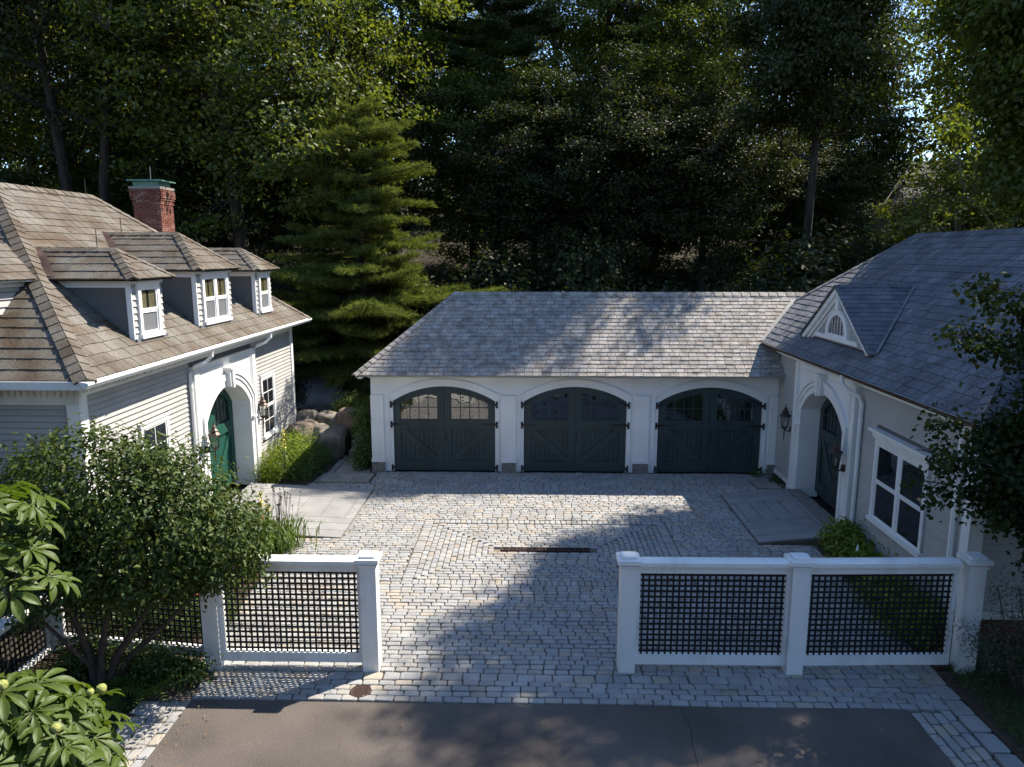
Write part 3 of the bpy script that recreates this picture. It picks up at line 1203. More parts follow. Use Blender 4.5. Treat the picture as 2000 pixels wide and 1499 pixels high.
caps(it, P[0], P[3], NF, NL, L=.19, wd=.13, lift=.045)
caps(it, P[3], (8.1, 21.9, 4.92), NF, NB, L=.26, wd=.15, lift=.04)
lay(it, pool, groof, 'slate', 'slate_garage', 'slates')
for x in (-2.0, 2.9):
    MB().tube([(x, 21.9, 4.9), (x, 21.9, 5.32)], .007, 4).build('lightning_rod', 'iron', groof)

# ------------------------------------------------------------------ left house
LH = thing('clapboard_house', 'grey clapboard house with brown slate roof, three dormers and brick chimney', 'house', (-11.1, 16.9, 0))
LX = -7.45
LF = Fr((LX, 0, 0), (0, 1, 0), (1, 0, 0))
LN = Fr((0, 11.55, 0), (1, 0, 0), (0, -1, 0))
LOP = (17.2, 1.28, 2.28, 2.94)
mb = MB()
arched_wall(mb, LF, 11.55, 22.3, 0, 3.98, [(LOP[0], LOP[1] + .02, LOP[2], LOP[3] + .02)], 0, -.46)
mb.add([(LX, 11.55, 0), (-14.75, 11.55, 0), (-14.75, 11.55, 3.98), (LX, 11.55, 3.98)], [[0, 1, 2, 3]])
mb.add([(LX, 22.3, 0), (-14.75, 22.3, 0), (-14.75, 22.3, 3.98), (LX, 22.3, 3.98)], [[0, 1, 2, 3]])
mb.add([(-14.75, 11.55, 0), (-14.75, 22.3, 0), (-14.75, 22.3, 3.98), (-14.75, 11.55, 3.98)], [[0, 1, 2, 3]])
mb.add([(LX - .5, 15, 0), (LX - .5, 19.5, 0), (LX - .5, 19.5, 3.4), (LX - .5, 15, 3.4)], [[0, 1, 2, 3]])
lw = mb.build('wall', 'wall_core', LH)
clap(lw, LF, [(11.72, .2), (15.42, .2), (15.42, 3.75), (11.72, 3.75)], holes=[(13.2, 14.42, .92, 2.92)])
clap(lw, LF, [(18.98, .2), (22.14, .2), (22.14, 3.75), (18.98, 3.75)], holes=[(19.44, 20.62, .92, 2.82)])
clap(lw, LN, [(-12.2, .2), (-7.62, .2), (-7.62, 3.62), (-12.2, 3.62)])
for u0, u1 in ((11.55, 11.72), (22.14, 22.31)):
    MB().rect(LF, u0, u1, 0, 3.75, 0, .05).build('corner_board', 'white', lw)
MB().rect(LN, -7.62, -7.40, 0, 3.62, 0, .05).build('corner_board', 'white', lw)
MB().rect(LF, 11.55, 22.31, 3.75, 3.99, 0, .06).build('frieze', 'white', lw)
MB().rect(LN, -14.75, -7.39, 3.62, 3.99, 0, .06).build('frieze', 'white_worn', lw)
d = MB()
y = 11.6
while y < 15.3:
    d.rect(LF, y, y + .05, 3.80, 3.88, .06, .10)
    y += .095
x = -14
while x < -7.4:
    d.rect(LN, x, x + .06, 3.76, 3.86, .06, .105)
    x += .11
tag(d.build('dentil_course', 'white_worn', lw), kind='stuff')
portal(LH, LF, *LOP, 1.76, 3.62)
for s in (-1, 1):
    door_leaf(LH, LF, LOP, LOP[0] + s * 1.275, LOP[0], -.43, 'green_door', (.17, .42, 1.55, 1.82, .22), hinges=False, glass='glass_dark', planks=7)
h = MB()
for s in (-1, 1):
    h.rect(LF, LOP[0] + s * .07 - .035, LOP[0] + s * .07 + .035, 1.02, 1.18, -.379, -.370)
h.build('pull_plate', 'brass', LH)
window(LH, LF, 19.5, 20.55, 1.0, 2.74, rows=2, cols=2)
window(LH, LF, 13.26, 14.36, 1.0, 2.84, rows=2, cols=2)
# roof
EZ, SL = 4.1, .83
A, B = (-7.0, 11.1, EZ), (-7.0, 22.75, EZ)
P1, P2 = (-11.1, 15.2, EZ + SL * 4.1), (-11.1, 18.65, EZ + SL * 4.1)
D_, E_ = (-15.2, 11.1, EZ), (-15.2, 22.75, EZ)
dn = lambda pl, q=.012: [(a, b, c - q) for a, b, c in pl]
lroof = solid('roof', [dn([A, B, P2, P1]), dn([D_, A, P1]), dn([B, E_, P2]), dn([E_, D_, P1, P2]), [(a, b, EZ - .1) for a, b, c in (A, B, E_, D_)]], 'roof_deck', LH)
DORM = [(13.95, .56, .76, 5.62, 6.15, -7.95), (16.98, .92, 1.13, 5.73, 6.53, -8.18), (20.12, .58, .80, 5.65, 6.20, -7.98)]   # centre, wall half, eave half, eave z, ridge z, apex x
lz = lambda x: EZ + SL * (-7.0 - x)
lx = lambda z: -7.0 - (z - EZ) / SL
holes = [[(-7.5, c - h + .02, lz(-7.5)), (-7.5, c + h - .02, lz(-7.5)), (lx(rz), c, rz)] for c, h, eh, ez, rz, ax in DORM]
pool = slate_pool(18, .235, .27, .86, 1.12, .04)
it = []
roof_face(it, [A, B, P2, P1], .235, .27, len(pool), holes)
roof_face(it, [(-10.6, 11.1, EZ), A, (-10.6, 14.7, EZ + SL * 3.6)], .235, .27, len(pool))
NR, NN, NBk = (.64, 0, .77), (0, -.64, .77), (0, .64, .77)
caps(it, A, P1, NR, NN, L=.22, wd=.17, lift=.05)
caps(it, B, P2, NR, NBk, L=.24, wd=.16, lift=.045)
caps(it, P1, P2, NR, (-.64, 0, .77), L=.3, wd=.16, lift=.045)


def hip_dormer(parent, c, h, eh, ez, rz, ax, units):
    XF = -7.43
    fr = Fr((XF, 0, 0), (0, 1, 0), (1, 0, 0))
    zb = lz(XF)
    t = MB()
    t.add([fr.p(c - h, 0, zb - .2), fr.p(c + h, 0, zb - .2), fr.p(c + h, 0, ez), fr.p(c - h, 0, ez)], [[0, 1, 2, 3]])
    xb = lx(ez)
    for yy in (c - h, c + h):
        t.add([(XF, yy, zb - .2), (XF, yy, ez), (xb, yy, ez)], [[0, 1, 2]])
    dm = t.build('dormer', 'wall_core', parent)
    cheek = Fr((0, c - h, 0), (1, 0, 0), (0, -1, 0))
    clap(dm, cheek, [(xb, ez - .16), (lx(zb), zb), (XF - .06, zb), (XF - .06, ez - .16)], e=.125)
    MB().prism(cheek, [(lx(ez - .17), ez - .17), (XF + .02, ez - .17), (XF + .02, ez - .02), (xb, ez - .02)], 0, .045).build('frieze', 'white', dm)
    MB().rect(cheek, XF - .07, XF + .03, zb - .02, ez - .17, 0, .035).build('corner_board', 'white', dm)
    ww = {1: .40, 2: .70}[units]
    for s in (-1, 1):
        a, b = sorted((c + s * (ww), c + s * h))
        clap(dm, fr, [(a, zb), (b, zb), (b, ez - .1), (a, ez - .1)], e=.125)
    window(dm, fr, c - ww, c + ww, zb + .05, ez - .10, units=units, n=.012, curtain=True)
    MB().rect(fr, c - h, c + h, ez - .10, ez - .02, 0, .06).build('head_board', 'white', dm)
    MB().rect(fr, c - h - .03, c + h + .03, zb - .05, zb + .03, 0, .07).build('apron_flashing', 'flashing', dm)
    XE = XF + .20
    f0, f1 = (XE, c - eh, ez), (XE, c + eh, ez)
    ap = (ax, c, rz)
    rb = (lx(rz), c, rz)
    eb0, eb1 = (lx(ez), c - eh, ez), (lx(ez), c + eh, ez)
    rf = solid('dormer_roof', [dn([f0, f1, ap]), dn([f0, ap, rb, eb0]), dn([f1, ap, rb, eb1]), dn([f0, f1, eb1, eb0], .045)], 'roof_deck', dm)
    tt = MB()
    tt.box(xb, XE - .03, c - eh + .02, c - eh + .05, ez - .045, ez - .013)
    tt.box(XE - .05, XE - .02, c - eh + .02, c + eh - .02, ez - .045, ez - .013)
    tt.build('eave_board', 'iron', dm)
    roof_face(it, [eb0, f0, ap, rb], .235, .27, len(pool))
    roof_face(it, [f0, f1, ap], .235, .27, len(pool))
    s = (rz - ez) / eh
    nS0, nS1 = (0, -s, 1), (0, s, 1)
    sf = (rz - ez) / (XE - ax)
    nFr = (sf, 0, 1)
    caps(it, f0, ap, nFr, nS0, L=.17, wd=.12, lift=.042)
    caps(it, f1, ap, nFr, nS1, L=.17, wd=.10, lift=.04)
    caps(it, ap, rb, nS0, nS1, L=.25, wd=.11, lift=.04)
    # dark valley flashing where the dormer roof meets the main roof
    va, vb = Vector(eb0), Vector(rb)
    MB().add([va + Vector((.14, 0, .03)), vb + Vector((.14, 0, .03)), vb + Vector((-.03, 0, .05)), va + Vector((-.03, 0, .05))], [[0, 1, 2, 3]]).build('valley_flashing', 'copper_gutter', dm)
    return dm


for (c, h, eh, ez, rz, ax), un in zip(DORM, (1, 2, 1)):
    hip_dormer(LH, c, h, eh, ez, rz, ax, un)
# the dormer on the near slope, half out of the picture
t = MB()
XW, YF, ez, rz, xc = -9.06, 11.62, 5.63, 6.25, -9.85
yb = 11.1 + (ez - EZ) / SL
zb = EZ + SL * (YF - 11.1)
t.add([(XW, YF, zb - .1), (XW, YF, ez), (XW, yb, ez)], [[0, 1, 2]])
t.add([(XW, YF, zb - .1), (2 * xc - XW, YF, zb - .1), (2 * xc - XW, YF, ez), (XW, YF, ez)], [[0, 1, 2, 3]])
nd = t.build('dormer', 'wall_core', LH)
nd['label'] = 'dormer on the near roof slope, cut by the picture edge'
ck = Fr((XW, 0, 0), (0, 1, 0), (1, 0, 0))
clap(nd, ck, [(YF, zb), (yb, ez - .10), (YF, ez - .10)], e=.125)
MB().prism(ck, [(YF - .05, ez - .13), (yb - .14, ez - .13), (yb, ez - .015), (YF - .05, ez - .015)], 0, .06).build('frieze', 'white', nd)
window(nd, Fr((0, YF, 0), (1, 0, 0), (0, -1, 0)), xc - .45, xc + .45, zb + .05, ez - .1, curtain=True, n=.01)
xe = XW + .22
q0, q1 = (xe, YF - .25, ez), (xe, yb, ez)
q2, q3 = (xc, 11.1 + (rz - EZ) / SL, rz), (xc, YF + .35, rz)
solid('dormer_roof', [dn([q0, q1, q2, q3]), dn([(2 * xc - xe, YF - .25, ez), (2 * xc - xe, yb, ez), q2, q3]), dn([q0, (2 * xc - xe, YF - .25, ez), q3]), dn([q0, q1, (2 * xc - xe, yb, ez), (2 * xc - xe, YF - .25, ez)], .05)], 'roof_deck', nd)
MB().box(xe - .05, xe - .02, YF - .22, yb, ez - .045, ez - .013).build('eave_board', 'white', nd)
roof_face(it, [q0, q1, q2, q3], .235, .27, len(pool))
lay(it, pool, lroof, 'slate', 'slate_left', 'slates')
# eaves, gutter, downspouts
t = MB()
prof = [(.0, 0), (.05, -.10), (.11, -.12), (.15, -.06), (.15, -.02), (.02, 0)]
for a, b, fr in ((11.02, 22.85, Fr((-7.07, 0, EZ - .01), (0, 1, 0), (1, 0, 0))), ):
    k = len(prof)
    vs = [fr.p(a, n, v) for n, v in prof] + [fr.p(b, n, v) for n, v in prof]
    t.add(vs, [list(range(k)), list(range(k, 2 * k))[::-1]] + [[i, (i + 1) % k, k + (i + 1) % k, k + i] for i in range(k)])
t.build('gutter', 'white', lroof, smooth=False)
MB().box(-7.39, -7.08, 11.3, 22.7, EZ - .16, EZ - .105).build('soffit', 'white', lroof)
MB().box(-15.1, -7.05, 11.06, 11.48, EZ - .16, EZ - .105).build('soffit', 'white_worn', lroof)
MB().box(-15.1, -7.06, 11.04, 11.07, EZ - .14, EZ - .014).build('fascia', 'white', lroof)
MB().box(-7.09, -7.075, 11.1, 22.75, EZ + .000, EZ + .03).build('eave_shadow_strip', 'iron', lroof)  # black strip painted in as the shadow line above the gutter
for yy in (15.36, 19.02):
    t = MB()
    t.tube([(-6.99, yy + .30, EZ - .10), (-6.99, yy + .28, EZ - .24), (-7.10, yy + .20, EZ - .36), (-7.30, yy + .05, EZ - .45), (-7.37, yy, EZ - .58), (-7.37, yy, .25)], .042, 8)
    for zz in (3.2, 1.6):
        t.lathe((-7.37, yy, zz), [(.05, -.03), (.05, .03)], 8)
    t.build('downspout', 'white', LH)
for x, yy, z in ((-8.2, 12.3, 0), (-11.1, 18.4, 0)):
    pass
for x, yy, z in ((-11.1, 18.4, 7.5), (-9.5, 16.98, 6.52), (-9.2, 20.12, 6.2), (-8.3, 13.95, 6.15)):
    MB().tube([(x, yy, z), (x, yy, z + .38)], .008, 4).build('lightning_rod', 'iron', lroof)
# chimney: bricks one by one
cx0, cx1, cy0, cy1 = -11.30, -10.54, 20.95, 21.7
t = MB()
t.box(cx0 + .012, cx1 - .012, cy0 + .012, cy1 - .012, 4.6, 7.92)
chim = t.build('chimney', 'mortar', LH)
bpool = []
for i in range(10):
    m_ = MB()
    g = rj(.7, 1.15)
    wht = random.random() < .14
    m_.box(-.5, .5, -.5, .5, -.5, .5, (g * (1.4 if wht else 1), g * (2.0 if wht else 1), g * (2.1 if wht else 1)))
    bpool.append(m_)
bi = []
z = 5.6
r = 0
while z < 7.86:
    out = .0 if z < 7.45 else (.02 if z < 7.53 else (.04 if z < 7.61 else .06))
    for face in range(2):
        a0, a1 = (cx0 - out, cx1 + out) if face == 0 else (cy0 - out, cy1 + out)
        a = a0 - (.11 if r % 2 else 0)
        while a < a1 - .02:
            s0, s1 = max(a, a0), min(a + .21, a1)
            if s1 - s0 > .03:
                cc = (s0 + s1) / 2
                if face == 0:
                    c = (cc, cy0 - out + .03, z + .03)
                    M = Matrix.Translation(c) @ Matrix.Diagonal((s1 - s0 - .01, .09, .048, 1))
                else:
                    c = (cx1 + out - .03, cc, z + .03)
                    M = Matrix.Translation(c) @ Matrix.Diagonal((.09, s1 - s0 - .01, .048, 1))
                bi.append((c, 'v', random.randrange(10), M))
            a += .22
    z += .058
    r += 1
lay(bi, bpool, chim, 'brick', 'brick', 'bricks')
t = MB()
t.box(cx0 - .07, cx1 + .07, cy0 - .07, cy1 + .07, 7.88, 7.95)
t.build('cap_course', 'mortar', chim)
t = MB()
t.box(cx0 + .02, cx1 - .02, cy0 + .02, cy1 - .02, 7.95, 8.10)
t.box(cx0 - .10, cx1 + .10, cy0 - .10, cy1 + .10, 8.10, 8.135)
t.build('metal_cap', 'cap_metal', chim)
MB().tube([(-10.92, 21.3, 8.12), (-10.92, 21.3, 8.55)], .01, 4).build('lightning_rod', 'flashing', chim)

# ------------------------------------------------------------------ right house
RH = thing('clapboard_house', 'shaded clapboard house with blue-grey slate roof and triangular gable dormer', 'house', (10, 16.6, 0))
RX = 6.85
RF = Fr((RX, 0, 0), (0, 1, 0), (-1, 0, 0))
RN = Fr((0, 10.9, 0), (1, 0, 0), (0, -1, 0))
ROP = (16.65, 1.22, 2.28, 2.9)
mb = MB()
arched_wall(mb, RF, 10.9, 22.6, 0, 3.55, [(ROP[0], ROP[1] + .02, ROP[2], ROP[3] + .02)], 0, -.46)
mb.add([(RX, 10.9, 0), (13.15, 10.9, 0), (13.15, 10.9, 3.55), (RX, 10.9, 3.55)], [[0, 1, 2, 3]])
mb.add([(13.15, 10.9, 0), (13.15, 22.6, 0), (13.15, 22.6, 3.55), (13.15, 10.9, 3.55)], [[0, 1, 2, 3]])
mb.add([(RX, 22.6, 0), (13.15, 22.6, 0), (13.15, 22.6, 3.55), (RX, 22.6, 3.55)], [[0, 1, 2, 3]])
mb.add([(RX + .5, 14, 0), (RX + .5, 19, 0), (RX + .5, 19, 3.4), (RX + .5, 14, 3.4)], [[0, 1, 2, 3]])
rw = mb.build('wall', 'wall_core', RH)
clap(rw, RF, [(11.07, .2), (14.9, .2), (14.9, 3.4), (11.07, 3.4)], e=.112, holes=[(12.10, 14.12, .80, 2.74)])
clap(rw, RF, [(18.40, .2), (19.80, .2), (19.80, 3.4), (18.40, 3.4)], e=.112)
clap(rw, RN, [(7.02, .5), (9.5, .5), (9.5, 3.4), (7.02, 3.4)], e=.112)
MB().rect(RF, 10.9, 11.07, 0, 3.4, 0, .05).build('corner_board', 'white', rw)
MB().rect(RN, 6.80, 7.02, 0, 3.4, 0, .05).build('corner_board', 'white', rw)
MB().rect(RF, 11.07, 14.88, .08, .20, 0, .06).build('water_table', 'white', rw)
MB().rect(RF, 18.42, 19.8, .08, .20, 0, .06).build('water_table', 'white', rw)
MB().rect(RN, 7.02, 13.1, .38, .5, 0, .06).build('water_table', 'white_worn', rw)
MB().rect(RN, 7.02, 13.1, 0, .38, 0, .02, (.5, .45, .42)).build('foundation', 'brick', rw)
MB().rect(RF, 10.9, 20.3, 3.4, 3.56, 0, .07).build('frieze', 'white', rw)
MB().tube([(RX - .06, 11.25, .1), (RX - .06, 11.25, 3.4)], .06, 8).build('corner_column', 'white', rw)
portal(RH, RF, *ROP, 1.74, 3.42)
for s in (-1, 1):
    door_leaf(RH, RF, ROP, ROP[0] + s * 1.215, ROP[0], -.43, 'garage_door', (.17, .42, 1.55, 1.82, .22), hinges=False, glass='glass_dark', planks=7)
MB().box(6.50, 6.86, ROP[0] - 1.45, ROP[0] + 1.2, .17, .205).build('threshold', 'granite_block', RH)
window(RH, RF, 12.14, 14.08, .86, 2.50, units=2, hood=True, cols=1)
RE, RZ = 6.5, 3.65
rzf = lambda x: RZ + SL * (x - RE)
a0, a1 = (RE, 10.4, RZ), (RE, 20.37, RZ)
r1, r2 = (10.0, 13.9, rzf(10)), (10.0, 19.5, rzf(10))
vl = (7.815, 21.685, rzf(7.815))
rroof = solid('roof', [dn([a0, a1, vl, r2, r1]), dn([a0, (13.5, 10.4, RZ), r1]), dn([(13.5, 10.4, RZ), (13.5, 23.0, RZ), r2, r1]), dn([(13.5, 23, RZ), r2, (RE, 23, RZ)]),
                       [(RE, 10.4, RZ - .1), (RE, 20.4, RZ - .1), (13.5, 20.4, RZ - .1), (13.5, 10.4, RZ - .1)]], 'roof_deck', RH)
gc, gh, gap = 16.62, 1.88, 5.36            # gable dormer: centre, half width, apex height
gx = 7.0
gzb = rzf(gx)
gback = RE + (gap - RZ) / SL
hole = [(gx, gc - gh + .1, gzb), (gx, gc + gh - .1, gzb), (gback, gc, gap)]
pool = slate_pool(18, .20, .25, .72, 1.15, .03)
it = []
roof_face(it, [a0, a1, vl, r2, r1], .20, .25, len(pool), [hole])
roof_face(it, [a0, (11.5, 10.4, RZ), (11.5, 12.4, rzf(8.5)), r1], .20, .25, len(pool)) if False else None
roof_face(it, [a0, (9.9, 10.4, RZ), (9.9, 13.8, rzf(9.9))], .20, .25, len(pool))
n1, n2, n3 = (-.64, 0, .77), (0, -.64, .77), (0, .64, .77)
caps(it, a0, r1, n1, n2, L=.22, wd=.16, lift=.045)
caps(it, vl, r2, n1, n3, L=.22, wd=.14, lift=.04)
caps(it, r1, r2, n1, (.64, 0, .77), L=.28, wd=.15, lift=.04)
# gable dormer
gs = (gap - gzb) / gh
t = MB()
t.add([(gx, gc - gh + .25, gzb - .1), (gx, gc + gh - .25, gzb - .1), (gx, gc, gap - .14)], [[0, 1, 2]])
gd = t.build('dormer', 'wall_core', RH)
GFm = Fr((gx, 0, 0), (0, 1, 0), (-1, 0, 0))
clap(gd, GFm, [(gc - gh + .3, gzb), (gc + gh - .3, gzb), (gc, gap - .2)], e=.11)
dr = solid('dormer_roof', [dn([(gx - .20, gc - gh, gzb), (gx - .20, gc, gap), (gback, gc, gap), (gx, gc - gh, gzb)]), dn([(gx - .20, gc + gh, gzb), (gx - .20, gc, gap), (gback, gc, gap), (gx, gc + gh, gzb)])], 'roof_deck', gd)
for s in (-1, 1):
    e0, e1 = Vector((0, gc + s * gh, gzb)), Vector((0, gc, gap))
    dd = (e1 - e0).normalized()
    nn = Vector((0, dd.z, -dd.y)) * (1 if s < 0 else -1)
    if nn.z > 0:
        nn = -nn
    L = (e1 - e0).length
    fr = Fr(Vector((gx, 0, 0)) + e0, (0, dd.y, dd.z), (-1, 0, 0), nn)
    k = MB()
    k.prism(fr, [(.0, .016), (L, .016), (L - .08, .13), (.10, .13)], .0, .15)
    k.build('rake_board', 'white', gd)
    k = MB()
    k.prism(fr, [(.10, .131), (L - .08, .131), (L - .13, .20), (.24, .20)], .0, .08)
    k.prism(fr, [(.3, .24), (L - .2, .24), (L - .23, .28), (.38, .28)], .0, .05)
    k.build('rake_moulding', 'white', gd)
    if s < 0:
        roof_face(it, [(gx - .20, gc - gh, gzb), (gx - .06, gc - gh, gzb), (gback, gc, gap), (gx - .20, gc, gap)], .15, .23, len(pool))
    else:
        roof_face(it, [(gx - .20, gc + gh, gzb), (gx - .06, gc + gh, gzb), (gback, gc, gap), (gx - .20, gc, gap)], .15, .23, len(pool))
    fl = MB()
    vA, vB = Vector((gx - .05, gc + s * gh, gzb)), Vector((gback, gc, gap))
    off = Vector((0, s * .12, 0))
    fl.add([vA + Vector((0, 0, .035)), vB + Vector((0, 0, .035)), vB + off + Vector((0, 0, .034)), vA + off + Vector((0, 0, .034))], [[0, 1, 2, 3]])
    fl.build('valley_flashing', 'flashing', gd)
caps(it, (gx - .1, gc, gap), (gback, gc, gap), (0, -gs, 1), (0, gs, 1), L=.24, wd=.10, lift=.04)
MB().rect(GFm, gc - 1.15, gc + 1.15, gzb + .06, gzb + .15, 0, .10).build('sill', 'white', gd)
lop = (gc, .46, gzb + .18, gzb + .18 + .455)
lun = MB()
arch_band(lun, GFm, lop, .0, .13, .0, .09, z0=gzb + .15, seg=18)
lun.rect(GFm, gc - .46, gc + .46, gzb + .15, gzb + .20, 0, .08)
lw_ = lun.build('lunette_window', 'white', gd)
a_ = arc(*lop, seg=18)
MB().prism(GFm, ccw(a_), .034, .040).build('pane', 'glass_dark', lw_)
k = MB()
for q in range(1, 6):
    u = gc - .46 + .92 * q / 6
    k.rect(GFm, u - .010, u + .010, lop[2], arc_z(u, *lop), .041, .055)
k.build('glazing_bars', 'white', lw_)
MB().prism(GFm, [(gc - .07, lop[3] + .10), (gc + .07, lop[3] + .10), (gc + .08, gap - .30), (gc - .08, gap - .30)], 0, .11).build('keystone', 'white', gd)
lay(it, pool, rroof, 'slate', 'slate_right', 'slates')
# valley flashing against the garage roof
fl = MB()
vA, vB = Vector((6.5, 20.37, 3.65)), Vector(vl)
fl.add([vA + Vector((0, 0, .04)), vB + Vector((0, 0, .04)), vB + Vector((-.11, 0, .045)), vA + Vector((-.11, 0, .045))], [[0, 1, 2, 3]])
fl.build('valley_flashing', 'flashing', rroof)
t = MB()
prof = [(.0, .0), (.04, -.05), (.10, -.05), (.12, .0), (.105, .0), (.09, -.035), (.045, -.035), (.01, .0)]
fr = Fr((RE + .02, 0, RZ + .0), (0, 1, 0), (-1, 0, 0))
k = len(prof)
vs = [fr.p(10.3, n, v) for n, v in prof] + [fr.p(20.3, n, v) for n, v in prof]
t.add(vs, [list(range(k)), list(range(k, 2 * k))[::-1]] + [[i, (i + 1) % k, k + (i + 1) % k, k + i] for i in range(k)])
t.build('gutter', 'copper_gutter', rroof)
t = MB()
t.prism(Fr((0, 10.34, 0), (1, 0, 0), (0, 1, 0)), [(RE + .30, RZ - .18), (RE - .02, RZ - .06), (RE - .02, RZ - .01), (RE + .30, RZ - .01)], 0, 9.95)
t.build('crown_moulding', 'white', rroof)
MB().box(6.45, 13.5, 10.32, 10.40, RZ - .16, RZ - .014).build('fascia', 'white_worn', rroof)
t = MB()
yy = 14.72
t.tube([(6.46, yy + .32, RZ - .03), (6.46, yy + .30, RZ - .22), (6.55, yy + .2, RZ - .36), (6.72, yy + .05, RZ - .46), (6.77, yy, RZ - .6), (6.77, yy, .12)], .045, 8)
for zz in (2.7, 1.0):
    t.lathe((6.77, yy, zz), [(.055, -.03), (.055, .03)], 8)
t.build('downspout', 'white', RH)

# ------------------------------------------------------------------ lanterns
lantern('bronze lantern on the lit clapboard wall beside the tall window', None, LF, 19.06, 1.92, .02)
lantern('bronze lantern on the white surround left of the green door, above the bush', None, LF, 15.74, 1.93, .135)
lantern('bronze lantern in shade between the third garage door and the arched house door', None, RF, 18.62, 1.80, .03)
lantern('bronze lantern in shade between the arched house door and the white downspout', None, RF, 15.16, 1.78, .135)

# ------------------------------------------------------------------ lattice fences


def fence_post(parent, x, y, h=1.70, w=.235):
    t = MB()
    t.box(x - w / 2, x + w / 2, y - w / 2, y + w / 2, -.03, h)
    p = t.build('post', 'white_fence', parent)
    c = MB()
    c.box(x - w / 2 - .02, x + w / 2 + .02, y - w / 2 - .02, y + w / 2 + .02, h - .06, h - .03)
    c.box(x - w / 2 - .05, x + w / 2 + .05, y - w / 2 - .05, y + w / 2 + .05, h + .001, h + .06)
    c.box(x - w / 2 + .01, x + w / 2 - .01, y - w / 2 + .01, y + w / 2 - .01, h + .061, h + .10)
    c.build('cap', 'white_fence', p)


def fence_panel(parent, a, b, z0=.10, zr=.25, zl=1.53, zt=1.66, gap=.12, step=.088, frame=.055, cap=True, bw=.028):
    a, b = Vector((*a, 0)), Vector((*b, 0))
    U = (b - a).normalized()
    N = Vector((U.y, -U.x, 0))
    L = (b - a).length
    fr = Fr(a, U, N)
    u0, u1 = gap, L - gap
    t = MB()
    t.rect(fr, u0, u1, z0, zr, -.045, .045)
    t.rect(fr, u0, u1, zl, zt, -.045, .045)
    t.rect(fr, u0, u0 + frame, zr, zl, -.040, .040)
    t.rect(fr, u1 - frame, u1, zr, zl, -.040, .040)
    pn = t.build('panel_frame', 'white_fence', parent)
    if cap:
        c = MB()
        c.rect(fr, u0, u1, zt - .045, zt, .045, .075)
        c.rect(fr, u0, u1, zt, zt + .055, -.115, .115)
        c.prism(Fr(a + U * u0, N, U), [(-.10, zt + .055), (.10, zt + .055), (.02, zt + .075), (-.02, zt + .075)], 0, u1 - u0)
        c.build('cap_rail', 'white_fence', pn)
    ia, ib = u0 + frame, u1 - frame
    n = max(1, int(round((ib - ia) / step)))
    s = (ib - ia) / n
    vm = MB().rect(Fr((0, 0, 0), (1, 0, 0), (0, -1, 0)), -bw / 2, bw / 2, 0, zl - zr, 0, .012).mesh('upright_bar')
    vm.materials.append(MATS['lattice'])
    ang = math.atan2(U.y, U.x)
    for i in range(n):
        o = obj('upright_bar', vm, pn)
        p = fr.p(ia + s * (i + .5), .002, zr)
        o.matrix_basis = Matrix.Translation(p) @ Matrix.Rotation(ang, 4, 'Z')
    k = int(round((zl - zr) / step))
    sz = (zl - zr) / k
    for i in range(k):
        z = zr + sz * (i + .5)
        MB().rect(fr, ia, ib, z - bw / 2, z + bw / 2, -.013, -.001).build('cross_bar', 'lattice', pn)


FL = thing('lattice_fence', 'white posts with black square lattice, left of the gateway, partly behind the bush', 'fence', (-4.7, 9.87, 0), 'lattice fences beside the gateway')
for p in ((-7.37, 10.28), (-4.68, 9.87), (-2.33, 9.87)):
    fence_post(FL, *p)
fence_panel(FL, (-4.68, 9.87), (-2.33, 9.87))
fence_panel(FL, (-7.37, 10.28), (-4.68, 9.93))
FR = thing('lattice_fence', 'white posts with black square lattice, right of the gateway, in tree shade', 'fence', (3.9, 9.93, 0), 'lattice fences beside the gateway')
for p in ((1.43, 9.93), (3.88, 9.95), (6.42, 10.05)):
    fence_post(FR, *p)
fence_panel(FR, (1.43, 9.93), (3.88, 9.95))
fence_panel(FR, (3.88, 9.95), (6.30, 10.04))
FS = thing('lattice_fence', 'low lattice fence with white top rail at the far left edge', 'fence', (-7.42, 8, 0))
fence_panel(FS, (-7.50, 4.0), (-7.38, 10.22), z0=.05, zr=.12, zl=.86, zt=.90, gap=.08)
fence_post(FS, -7.50, 4.0, .95, .16)

# drain and manhole
DR = thing('trench_drain', 'rusty iron trench drain grate in the middle of the courtyard', 'drain', (.33, DYC, 0))
t = MB()
t.box(DX0, DX1, DYC - .085, DYC + .085, -.06, -.03)
t.box(DX0, DX1, DYC - .085, DYC - .070, -.03, .004)
t.box(DX0, DX1, DYC + .070, DYC + .085, -.03, .004)
for k in range(12):
    x = DX0 + (DX1 - DX0) * (k + .0) / 12
    t.box(x, x + .02, DYC - .07, DYC + .07, -.03, .003)
t.build('channel', 'rust_iron', DR)
k = MB()
for j in range(11 * 6):
    x = DX0 + .02 + (DX1 - DX0 - .02) * j / 66
    k.box(x + .008, x + .018, DYC - .069, DYC + .069, -.03, -.002)
k.build('grate', 'rust_iron', DR)
MH = thing('manhole_cover', 'small round rusty iron cover set in the cobbles near the left gatepost', 'manhole cover', (-2.37, 9.27, 0))
MB().lathe((-2.37, 9.27, 0), [(.15, -.05), (.15, .006), (.135, .007), (.13, .001)], 24).build('rim', 'rust_iron', MH)
k = MB()
for i in range(-5, 6):
    for j in range(-5, 6):
        if (i * i + j * j) < 24:
            k.box(-2.37 + i * .024 - .008, -2.37 + i * .024 + .008, 9.27 + j * .024 - .008, 9.27 + j * .024 + .008, .001, .006)
k.build('tread_studs', 'rust_iron', MH)

# ------------------------------------------------------------------ rocks and steps


